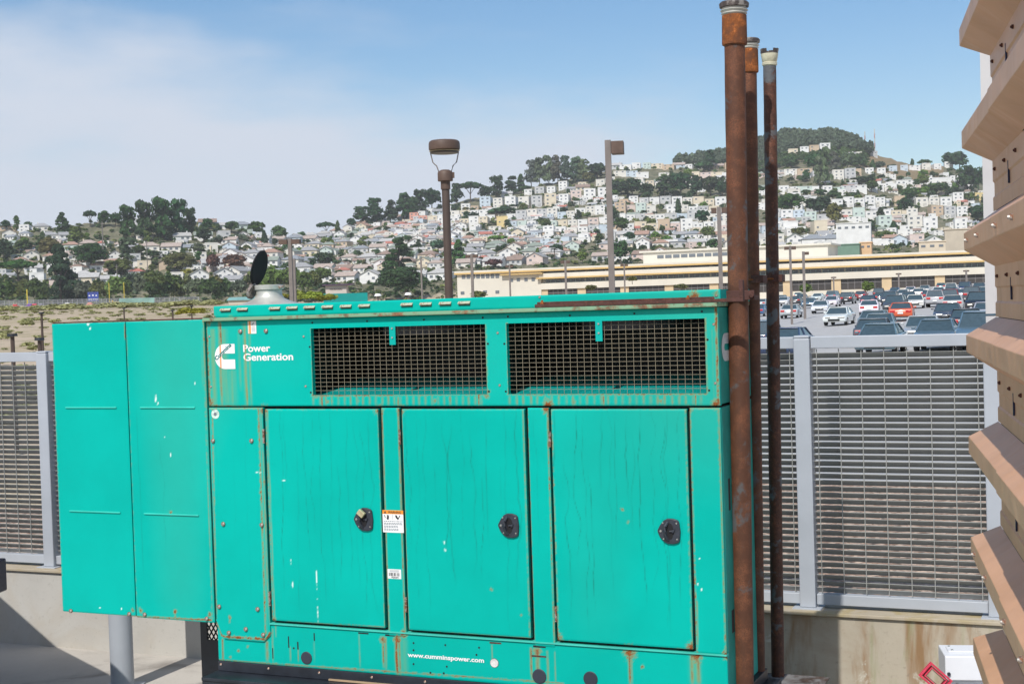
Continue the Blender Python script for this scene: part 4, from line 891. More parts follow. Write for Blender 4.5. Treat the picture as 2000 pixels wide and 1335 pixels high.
for a,b in zip(piers[:-1],piers[1:]):
    a_,b_=sb(a)+1.3,sb(b)-1.3; o=W(e,off,(a_+b_)/2,.86,(zO0+zO1)/2,b_-a_,zO1-zO0,'garage_opening',MB().box(-.5,.5,-.05,.05,-.5,.5).mesh('garage_opening',MAT['opening']))
    for k in range(1,6): B('glazing_bar',MAT['tan_pier'] if False else MAT['asphalt_roof'],[(a_+(b_-a_)*k/6-.06,a_+(b_-a_)*k/6+.06,.76,.80,zO0,zO1)])
    B('glazing_rail',MAT['asphalt_roof'],[(a_,b_,.74,.755,(zO0+zO1)/2+.3,(zO0+zO1)/2+.45)])
for a in piers: B('pier',MAT['tan_pier'],[(sb(a)-1.25,sb(a)+1.25,.5,1.1,-1,zO1-.01)])
x=901
for k in range(8): q=PB.hit(901+k*9.4+4,540-.2*k); W(e,off,q[0],.16,q[1],1.15,1.25); 
for x0,y0,w in ((999,547,6),(1012,546,7),(1027,546,7),(1041,545.5,7)): q=PB.hit(x0,y0); W(e,off,q[0],.16,q[1],w/6.8,.95)
for x0,y0 in ((903,572),(947,570),(971,570)): q=PB.hit(x0,y0); W(e,off,q[0],.16,q[1],1.2,.9)
q0=PB.hit(1256,497,14); q1=PB.hit(1560,485,14); zt_=PB.hit(1400,487.5,14)[1]
B('penthouse',MAT['cream_wall'],[(q0[0],q1[0]+8,14,30,zR+.01,zt_)]); B('penthouse_cap',MAT['cream_wall'],[(q0[0]-1,q1[0]+9,13.4,30,zt_+.01,zt_+.5)])
for k in range(13):
    q=PB.hit(1290+k*15.5,500-.3*k,14); W(e,off,q[0],13.96,zt_-1.3,1.9,.95)
# beige blocks behind the right end
def block(label,x0,x1,ytop,ybot,Y,col,roof=None,wins=0):
    a,b=pt(x0,ybot,Y),pt(x1,ybot,Y); zt=pt((x0+x1)/2,ytop,Y).z; w=(b-a).length; c=(a+b)/2
    r=empty('flat_roofed_building',(c.x,c.y,a.z),-R(16),label,'building'); h=zt-a.z
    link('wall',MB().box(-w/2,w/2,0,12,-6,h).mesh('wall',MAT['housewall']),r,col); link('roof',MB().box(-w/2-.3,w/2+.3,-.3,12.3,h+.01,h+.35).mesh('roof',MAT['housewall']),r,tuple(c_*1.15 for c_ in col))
    for k in range(wins): link('window',winm,r,loc=(-w/2+w*(k+.5)/wins,-.06,h*.62),scale=(w/wins*.5,1,h*.2))
block('tall beige windowless block behind the school roof near the bronze louvres',1847,1905,448,492,520,(.50,.44,.35))
block('pale beige low block with three panels behind the school roof',1796,1846,472,494,500,(.62,.54,.42),wins=3)
block('large plain white flat building halfway up the hillside above the school',1634,1700,436,458,700,(.74,.74,.72),wins=5)
block('green sided building with tar roof directly behind the school roof',1622,1678,478,496,520,(.16,.26,.20))
block('orange and cream stucco building behind the school roof',1680,1702,474,494,525,(.72,.48,.28),wins=2)
# ------------------------------------------------------------------ houses
HT={}
def tmpl(kind):
    if kind in HT: return HT[kind]
    P=[] # part, MB, matkey
    def add(n,mb,mk): P.append((n,mb,mk))
    if kind in('flat2','flat3','flatlong'):
        w,d,h={'flat2':(7.8,12,5.7),'flat3':(8.0,11,7.9),'flatlong':(11.5,11,4.7)}[kind]
        add('wall',MB().box(-w/2,w/2,0,d,-7,h),'wall'); add('roof',MB().box(-w/2+.25,w/2-.25,.25,d-.25,h+.01,h+.05),'grey'); 
        pr=MB().box(-w/2-.12,w/2+.12,-.12,.25,h+.01,h+.45); add('parapet',pr,'wall2')
        fl=int(round(h/3)); 
        for f in range(fl):
            for k in (-1,1):
                ww=1.9 if (f==fl-1) else 1.4
                if f==0 and k==1 and kind!='flatlong': add('garage_door',MB().box(w*.08,w*.08+2.5,-.06,.0-.01,.1,2.2),'door'); continue
                cx=k*w*.235; cz=f*2.6+1.5; add('window',MB().box(cx-ww*.42,cx+ww*.42,-.08,-.01,cz-.5,cz+.55),'glass')
    elif kind=='gable':
        w,d,h=9.5,12,4.6; add('wall',MB().box(-w/2,w/2,0,d,-7,h).prism([(-w/2,h+.01),(w/2,h+.01),(0,h+2.3)],0.02,d-.02),'wall')
        r=MB(); 
        for sg in (-1,1): r.add([(0,-.5,h+2.75),(0,d+.5,h+2.75),(sg*(w/2+.5),d+.5,h-.05),(sg*(w/2+.5),-.5,h-.05),(0,-.5,h+2.45),(0,d+.5,h+2.45),(sg*(w/2+.5),d+.5,h-.3),(sg*(w/2+.5),-.5,h-.3)],[(0,1,2,3),(7,6,5,4),(0,3,7,4),(2,1,5,6),(3,2,6,7)])
        add('roof',r,'roof')
        for cx,cz,ww in ((-2.4,2.9,1.5),(2.4,2.9,1.5),(0,5.2,.9)): add('window',MB().box(cx-ww/2,cx+ww/2,-.08,-.01,cz-.6,cz+.6),'glass')
        add('garage_door',MB().box(-1.3,1.3,-.06,-.01,.1,1.9),'door')
    elif kind=='side':   # ridge parallel to the street
        w,d,h=11.5,10,3.6; add('wall',MB().box(-w/2,w/2,0,d,-7,h).prism([(0,h+.01),(d,h+.01),(d/2,h+2.0)],-w/2+.02,w/2-.02,axis='x'),'wall')
        r=MB()
        for sg in (0,1):
            y0=-.6 if sg==0 else d+.6
            r.add([(-w/2-.4,d/2,h+2.4),(w/2+.4,d/2,h+2.4),(w/2+.4,y0,h-.1),(-w/2-.4,y0,h-.1),(-w/2-.4,d/2,h+2.15),(w/2+.4,d/2,h+2.15),(w/2+.4,y0,h-.32),(-w/2-.4,y0,h-.32)],[(0,1,2,3),(7,6,5,4),(0,3,7,4),(2,1,5,6),(3,2,6,7)])
        add('roof',r,'roof'); add('chimney',MB().box(w*.3,w*.3+.8,d*.6,d*.6+.8,h,h+3.3),'wall')
        for cx in (-3.6,0,3.4): add('window',MB().box(cx-.85,cx+.85,-.08,-.01,1.4,2.8),'glass')
    elif kind=='hip':
        w,d,h=12.5,12,4.0; add('wall',MB().box(-w/2,w/2,0,d,-7,h),'wall'); o=.6; r=MB(); hh=h+2.7
        r.add([(-w/2-o,-o,h),(w/2+o,-o,h),(w/2+o,d+o,h),(-w/2-o,d+o,h),(-w*.16,d/2,hh),(w*.16,d/2,hh)],[(0,1,5,4),(1,2,5),(2,3,4,5),(3,0,4),(3,2,1,0)]); add('roof',r,'roof')
        add('chimney',MB().box(-w*.28,-w*.28+.8,d*.55,d*.55+.8,h,h+3.3),'wall')
        for cx in (-4,-.9,3.6): add('window',MB().box(cx-.9,cx+.9,-.08,-.01,1.5,2.9),'glass')
    mk={'wall':'housewall','wall2':'housewall','roof':'houseroof','grey':'houseroof','glass':'window','door':'anyflat'}
    HT[kind]=[(n,mb,k,mb.mesh(n,MAT[mk[k]])) for n,mb,k in P]; return HT[kind]
COL={'white':(.80,.79,.76),'off-white':(.74,.71,.64),'cream':(.72,.63,.48),'pale pink':(.70,.57,.51),'pale blue':(.56,.64,.70),'mint green':(.58,.67,.61),'light grey':(.55,.55,.54),'tan':(.58,.45,.32),'yellow':(.74,.58,.28),'salmon':(.70,.36,.27)}
ROOF={'terracotta':(.40,.26,.20),'brown':(.30,.22,.18),'grey':(.34,.34,.34),'slate grey':(.27,.29,.31),'sage green':(.27,.31,.26),'red':(.44,.17,.13),'pale grey':(.47,.46,.44),'pinkish':(.44,.36,.31)}
hspecs=[]
def row(desc,pts,kinds,wm,gap=.1,scale=1.,jit=1.5,pal=None,rz=-8,roofs=None):
    pal=pal or ['white']*9+['off-white']*4+['cream']*2+['pale pink','pale blue','light grey','light grey','mint green','tan']
    roofs=roofs or ['terracotta','brown','grey','grey','pale grey','slate grey','sage green','pinkish','pinkish','pale grey']
    xs=[p[0] for p in pts]; ys=[p[1] for p in pts]; x=xs[0]; k=0; seg=[]
    while x<xs[-1]:
        y=np.interp(x,xs,ys)+random.uniform(-jit,jit); b=cast(x,y); sc_=scale*random.uniform(.88,1.12); stp=wm*sc_*F/b.y
        if random.random()>gap:
            seg.append(dict(x=x+stp/2,y=y,b=cast(x+stp/2,y),kind=random.choice(kinds),sc=sc_,wall=random.choice(pal),roof=random.choice(roofs),rz=R(rz+random.uniform(-9,9)),size=stp*(1.0 if wm>9 else 1.0)))
        x+=stp*(1.03 if wm>9 else .99)
    ords={}
    for i,h in enumerate(seg): h['desc']=desc; h['i']=i; h['n']=len(seg)
    hspecs.extend(seg)
FL=['flat2','flat2','flat3']; SUB=['hip','side','gable','hip','side']
row('the topmost short row under the wooded peak',[(1502,305),(1548,304)],['flatlong','flat2'],9,.05,1.05)
row('the cluster of tall homes under the wooded peak',[(1562,304),(1612,300)],['flat3'],9,.1,1.1)
row('the small row below the radio masts',[(1636,308),(1712,305)],['flat2','side'],9,.1,.9)
row('the terrace on posts right of the rusty pipes',[(1508,342),(1600,344)],['flatlong'],11.5,0,1.,pal=['tan','off-white','light grey'])
row('the row beside the eucalyptus on the upper right slope',[(1628,352),(1665,350)],['flat3','flat2'],9,0,1.1)
row('the highest right skyline terrace',[(1662,343),(1720,338),(1790,331),(1862,328)],['flatlong','flat2'],11,.04,1.)
row('the long white terrace under the right skyline',[(1708,372),(1780,362),(1862,354)],['flat2','flatlong'],9.2,.0,1.,jit=.5,pal=['white']*6+['cream'])
row('the second terrace right of the rusty pipes',[(1500,378),(1560,378),(1692,374)],['flat2','flatlong'],9,.06,.95)
row('the upper middle terrace of the right hill',[(1560,404),(1640,404),(1760,402)],FL,8.4,.1,.95)
row('the wide orange and white terrace on the right hill',[(1788,404),(1860,398),(1935,388)],['flat3','flat2'],9,.03,1.1,pal=['white','white','off-white','cream','yellow'])
row('the terrace left of the tall dark cypresses on the right hill',[(1500,432),(1600,436)],FL,8.5,.05)
row('the middle terrace of the right hill',[(1640,428),(1720,428),(1770,424)],FL,8.5,.08)
row('the white terrace below the orange one on the right hill',[(1770,428),(1860,424),(1925,418)],FL,9,.05)
row('the row left of the big white building',[(1500,452),(1590,456)],FL,9,.1,1.05)
row('the row right of the big white building',[(1715,448),(1800,452),(1880,448)],['flat2','gable','flat3'],9,.15,1.1)
row('the lower right rows above the school',[(1500,478),(1620,480)],['gable','flat2','hip'],10,.15,1.0)
row('the lowest right row just above the school roof',[(1708,480),(1840,480)],['gable','flat2','gable'],10,.15,1.0,pal=['white','white','pale blue','off-white','pale pink'])
# centre hill
row('the skyline terrace left of the rusty pipes',[(1190,331),(1300,330),(1418,330)],['side','flatlong','flat2'],10,.08,1.)
row('the second terrace below the skyline',[(1200,346),(1290,347),(1418,348)],['flatlong','flat2'],10,.35,1.)
row('the terrace just below the eucalyptus grove',[(1090,372),(1180,360),(1240,364)],FL,9,.25,1.)
row('the terrace above the dark central trees',[(1240,372),(1330,366),(1418,352)],FL,9,.35,1.)
row('the tall row of three storey homes on the middle slope',[(935,405),(1010,406),(1060,402),(1130,392),(1180,388)],['flat3'],9.6,.03,1.12,jit=1)
row('the row above the three storey homes',[(980,385),(1060,376),(1130,374)],['side','flat2'],10,.25,1.)
row('the terrace under the dark central trees',[(1190,402),(1300,400),(1420,402)],FL,8.8,.1,1.)
row('the left ridge terrace under the pines',[(690,440),(760,432),(830,420),(900,412),(960,418)],['flat2','side'],8.5,.12,.9)
row('the white terrace below the dark round trees',[(880,424),(980,432),(1060,428),(1180,418)],FL,8.2,.08,.95)
row('the long pastel terrace across the middle slope',[(1180,416),(1300,416),(1420,418)],FL,8.2,.05,.98)
row('the pink and cream terrace behind the round lamp',[(800,434),(900,440),(980,446)],FL,8.2,.05,.98,pal=['cream','cream','pale pink','salmon','yellow','white'])
row('the stepped row right of the pink house',[(990,446),(1080,446),(1180,438)],FL,8.4,.1,.95)
row('the lower pastel terrace behind the tall light pole',[(1180,434),(1300,432),(1420,434)],FL,8.2,.05,.95)
row('the fourth terrace above the school',[(1060,462),(1200,452),(1330,450),(1420,452)],FL,8.4,.1,.95)
row('the third terrace above the school',[(1100,474),(1200,468),(1330,466),(1420,468)],['flat2','hip','side'],9.5,.12,.9)
row('the second row above the school',[(1100,490),(1220,484),(1330,482),(1420,484)],SUB,12.5,.15,.88)
row('the first row above the school',[(900,523),(1000,518),(1100,512),(1240,506),(1330,497),(1400,494)],SUB,12.5,.18,.95,rz=-18)
# suburb in the dip
for k,(nm,pts) in enumerate([('the sixth suburban row, nearest the ridge',[(560,462),(700,452),(820,448),(900,452)]),('the fifth suburban row from the field',[(430,478),(560,474),(700,464),(850,460),(1000,464),(1090,462)]),('the fourth suburban row from the field',[(430,492),(560,488),(700,478),(850,474),(1000,478),(1090,476)]),('the third suburban row from the field',[(430,508),(560,503),(700,493),(850,488),(1000,492),(1100,490)]),('the second suburban row from the field',[(425,524),(560,520),(700,511),(850,504),(1000,506),(1090,500)]),('the front middle suburban row',[(430,544),(560,538),(700,530),(860,522),(900,521)]),('the suburban row beside the dugout',[(430,558),(520,556),(640,552),(700,552),(860,545)])]):
    row(nm,pts,SUB,12.5,.13,.86 if k<3 else .95,jit=3,rz=-12)
# left hill
for k,(nm,pts) in enumerate([('the left skyline row',[(0,452),(90,448),(180,446),(240,444),(330,440),(400,442),(480,452)]),('the left second row from the skyline',[(0,470),(100,466),(240,468),(420,468),(560,470)]),('the left third row from the skyline',[(0,490),(120,488),(260,490),(420,490)]),('the left fourth row from the skyline',[(0,510),(120,508),(260,512),(420,508)]),('the left fifth row from the skyline',[(0,530),(120,532),(260,530),(420,526)]),('the left lowest row behind the hedge',[(0,552),(80,556),(200,556),(300,552),(420,548)])]):
    row(nm,pts,SUB+['flat2'],13,.22 if k else .4,.95,jit=3,rz=14)
def hpart_color(k,h): 
    w=COL[h['wall']]; return {'wall':w,'wall2':tuple(min(.85,c*1.08) for c in w),'roof':ROOF[h['roof']],'grey':(.36,.35,.34),'glass':(0.17,.19,.21),'door':tuple(c*.75 for c in w)}[k]
hspecs.sort(key=lambda h:-h['size'])
IND=hspecs[:296]; REST=hspecs[296:]
def fill(n,x0,x1,ytop,ybot,kinds,sc0):
    for i in range(n):
        x=random.uniform(x0,x1); a=np.interp(x,*zip(*ytop)); b_=np.interp(x,*zip(*ybot)); y=random.uniform(a,b_)
        if 1185<x<1425 and 358<y<392 and random.random()<.8: continue
        REST.append(dict(x=x,y=y,b=cast(x,y),kind=random.choice(kinds),sc=sc0*random.uniform(.7,.95),wall=random.choice(['white']*6+['off-white']*3+['cream','pale pink','light grey','pale blue']),roof=random.choice(list(ROOF)),rz=R(random.uniform(-25,12)),size=10))
fill(330,700,1440,[(700,448),(900,420),(1100,380),(1300,345),(1440,340)],[(700,470),(1100,480),(1440,488)],['flat2','flatlong','side','flat2'],.85)
fill(210,1480,1935,[(1480,330),(1700,345),(1860,345),(1935,380)],[(1480,490),(1935,480)],['flat2','flatlong','side'],.85)
fill(170,420,1100,[(420,470),(560,474),(700,462),(1100,470)],[(420,548),(700,540),(900,520),(1100,505)],['side','hip','gable'],.75)
fill(60,0,420,[(0,462),(420,462)],[(0,545),(420,540)],['side','hip','flat2'],.75)
kn={'flat2':'two storey flat roofed house','flat3':'tall three storey flat roofed house','flatlong':'wide flat roofed house','gable':'gabled house','side':'long roofed house','hip':'hip roofed house'}
def ordn(i): i+=1; return f"{i}{'th' if 10<i%100<20 else {1:'st',2:'nd',3:'rd'}.get(i%10,'th')}"
cnt={}
for h in IND:
    h['key']=(h['desc'],h['wall'],h['kind'],h['roof'] if h['kind'] in('gable','side','hip') else '')
for key in set(h['key'] for h in IND):
    L=sorted([h for h in IND if h['key']==key],key=lambda h:h['x'])
    for i,h in enumerate(L): h['ord']=i; h['cnt']=len(L)
for h in IND:
    col=h['wall']; rf='' if not h['key'][3] else f" with {h['roof']} roof"
    base=f"{col} {kn[h['kind']]}{rf}"
    lab=(f"{ordn(h['ord'])} {base} from the left in {h['desc']}" if h['cnt']>1 else f"{base} in {h['desc']}")
    ws=lab.split()
    if len(ws)>16:
        h['desc']=h['desc'].replace('the ','')
        base=f"{col} {kn[h['kind']].replace('two storey ','').replace('tall three storey ','tall ').replace(' roofed','-roofed')}{rf.replace(' with',',')}"
        lab=(f"{ordn(h['ord'])} {base} from left in {h['desc']}" if h['cnt']>1 else f"{base} in {h['desc']}")
        for u,v in ((' roofed',''),('-roofed',''),('wide ',''),('tall ',''),(' with',','),(' of tall homes',' of homes')):
            if len(lab.split())>16: lab=lab.replace(u,v)
        if len(lab.split())>16: lab=' '.join(w for w in lab.split() if w!='the')
    h['label']=lab
    r=empty('house',h['b'],h['rz'],lab,'house','houses on the hillside'); r.scale=(h['sc'],)*3
    for n,mb,k,me in tmpl(h['kind']):
        if n=='window' and random.random()<.22: continue
        link(n,me,r,hpart_color(k,h))
AV=[];AF=[];AC=[];nb=0
for h in REST:
    c,s_=math.cos(h['rz']),math.sin(h['rz'])
    for n,mb,k,me in tmpl(h['kind']):
        if n=='window' and random.random()<.3: continue
        v=np.array(mb.v)*h['sc']; v=np.stack([v[:,0]*c-v[:,1]*s_+h['b'].x,v[:,0]*s_+v[:,1]*c+h['b'].y,v[:,2]+h['b'].z],-1)
        for f in mb.f: AF.append(tuple(i+nb for i in f))
        AV.append(v); AC.append(np.tile(np.array([*hpart_color(k,h),1.]),(len(v),1))); nb+=len(v)
me=bpy.data.meshes.new('distant_houses'); me.from_pydata(np.vstack(AV).tolist(),[],AF); me.materials.append(MAT['attr'])
at=me.color_attributes.new('col','FLOAT_COLOR','POINT'); at.data.foreach_set('color',np.vstack(AC).astype(np.float32).ravel())
bm=bmesh.new(); bm.from_mesh(me); bmesh.ops.recalc_face_normals(bm,faces=bm.faces); bm.to_mesh(me); bm.free()
tag(link('distant_houses',me),'remaining small pale houses crowding the far hillside terraces','houses',kind='stuff')
# ------------------------------------------------------------------ trees
def crown(kind,nq,q,seed):
    r=np.random.RandomState(seed); lob=[]
    if kind=='round':
        for i in range(16): d=r.normal(size=3); d/=np.linalg.norm(d); lob.append((np.array([d[0]*.55,d[1]*.55,.56+d[2]*.24]),np.array([.42,.42,.20])*r.uniform(.7,1.15)))
    elif kind=='cypress':
        for i in range(26):
            t=(i+.5)/26; rad=(1-t)**.75*.72+.05; a=r.uniform(0,6.28); lob.append((np.array([math.cos(a)*rad*.75,math.sin(a)*rad*.75,.08+t*.86]),np.array([.34*(1-t*.55),.34*(1-t*.55),.055])*r.uniform(.8,1.5)))
    elif kind=='pine':
        for i in range(26):
            t=r.uniform(.16,.95); rad=.80*(1-(t-.16)*.55); a=r.uniform(0,6.28); lob.append((np.array([math.cos(a)*rad*r.uniform(.2,.9),math.sin(a)*rad*r.uniform(.2,.9),t]),np.array([.36,.36,.10])*r.uniform(.7,1.35)))
    elif kind=='umbrella':
        for i in range(16): a=r.uniform(0,6.28); rr=r.uniform(0,.7); lob.append((np.array([math.cos(a)*rr,math.sin(a)*rr,.80-rr*.15]),np.array([.34,.34,.12])))
    elif kind=='column':
        for i in range(12): t=i/12; lob.append((np.array([r.uniform(-.2,.2),r.uniform(-.2,.2),.1+t*.84]),np.array([.75*(1-t**2*.75),.75*(1-t**2*.75),.09])))
    elif kind=='bush':
        for i in range(16): a=r.uniform(0,6.28); rr=r.uniform(.1,.72); lob.append((np.array([math.cos(a)*rr,math.sin(a)*rr,.35+.25*(1-rr)+r.uniform(-.1,.12)]),np.array([.36,.36,.30])*r.uniform(.7,1.2)))
    L=r.randint(0,len(lob),nq); d=r.normal(size=(nq,3)); d/=np.linalg.norm(d,axis=1)[:,None]; d[:,2]=np.where(d[:,2]<-.3,-d[:,2],d[:,2])
    c=np.array([lob[i][0] for i in L]); rad=np.array([lob[i][1] for i in L]); p=c+d*rad*r.uniform(.72,1.06,(nq,1))
    n=d+r.normal(size=(nq,3))*.45; n/=np.linalg.norm(n,axis=1)[:,None]
    u=np.cross(n,r.normal(size=(nq,3))); u/=np.linalg.norm(u,axis=1)[:,None]; w=np.cross(n,u)
    s1=q*r.uniform(.6,1.4,(nq,1)); asp=np.array([1,1,.42 if kind in('cypress','pine','round') else .6])
    V=np.stack([p-u*s1*asp-w*s1*asp,p+u*s1*asp-w*s1*asp*.6,p+u*s1*asp*.7+w*s1*asp,p-u*s1*asp*.8+w*s1*asp*.7],1).reshape(-1,3)
    V[:,2]=np.maximum(V[:,2],0.0)
    return V,np.repeat(r.rand(nq),4)
TM={}
def crown_mesh(kind,big=False,v=0):
    k=(kind,big,v)
    if k not in TM:
        V,var=crown(kind,5200 if big else 760,.045 if big else .105,hash((len(kind),ord(kind[0]),v))%1000+v)
        TM[k]=np_mesh('crown',V,np.arange(len(V)).reshape(-1,4),MAT['leaf'],{'var':var})
    return TM[k]
trk=MB(); trk.tube([(0,0,-.15),(0.02,0,.25),(-.01,.02,.6),(0.01,0,.85)],[.055,.045,.028,.012],7); 
for a in (0.3,2.2,4.1,5.2): trk.tube([(0,0,.35),(math.cos(a)*.25,math.sin(a)*.25,.55),(math.cos(a)*.5,math.sin(a)*.5,.72)],[.024,.016,.006],5)
trkm=trk.mesh('trunk',MAT['bark'],smooth=True)
G_={'dark green':(.045,.092,.036),'deep green':(.068,.130,.040),'olive green':(.140,.175,.050),'bright green':(.160,.250,.045),'grey green':(.120,.160,.095),'reddish brown':(.17,.085,.060),'yellow green':(.32,.33,.06),'blue green':(.075,.14,.09)}
tn={'round':'rounded tree','cypress':'spreading cypress','pine':'open crowned pine','umbrella':'flat topped tree','column':'narrow upright conifer','bush':'bush'}
tl_used={}
def tree(px,py,hp,wp,kind,col,where,Y=None,big=False,name=None,cat=None,grp='trees on and below the hillside'):
    b=cast(px,py) if Y is None else Vector((*pt(px,py,Y).xy,pt(px,py,Y).z))
    k=b.y/F; lab=f"{col} {tn[kind]} {where}"; tl_used.setdefault(lab,[])
    r=empty(name or ('bush' if kind=='bush' else 'tree'),b,random.uniform(0,6.28),lab,cat or ('bush' if kind=='bush' else 'tree'),grp)
    r.scale=(wp*k/2*1.08,wp*k/2*1.08,hp*k*1.04); c=G_[col]; c=tuple(x*random.uniform(.85,1.2) for x in c)
    link('crown',crown_mesh(kind,big,random.randrange(1 if big else 4)),r,c)
    if kind!='bush': t_=link('trunk',trkm,r); 
    tl_used[lab].append((px,r)); return r
T=tree
gL='in the big skyline grove on the left'
for x,y,h,w in ((252,468,62,44),(285,470,72,48),(318,468,76,52),(346,466,70,46),(370,462,52,34)): T(x,y,h,w,'pine','dark green',gL)
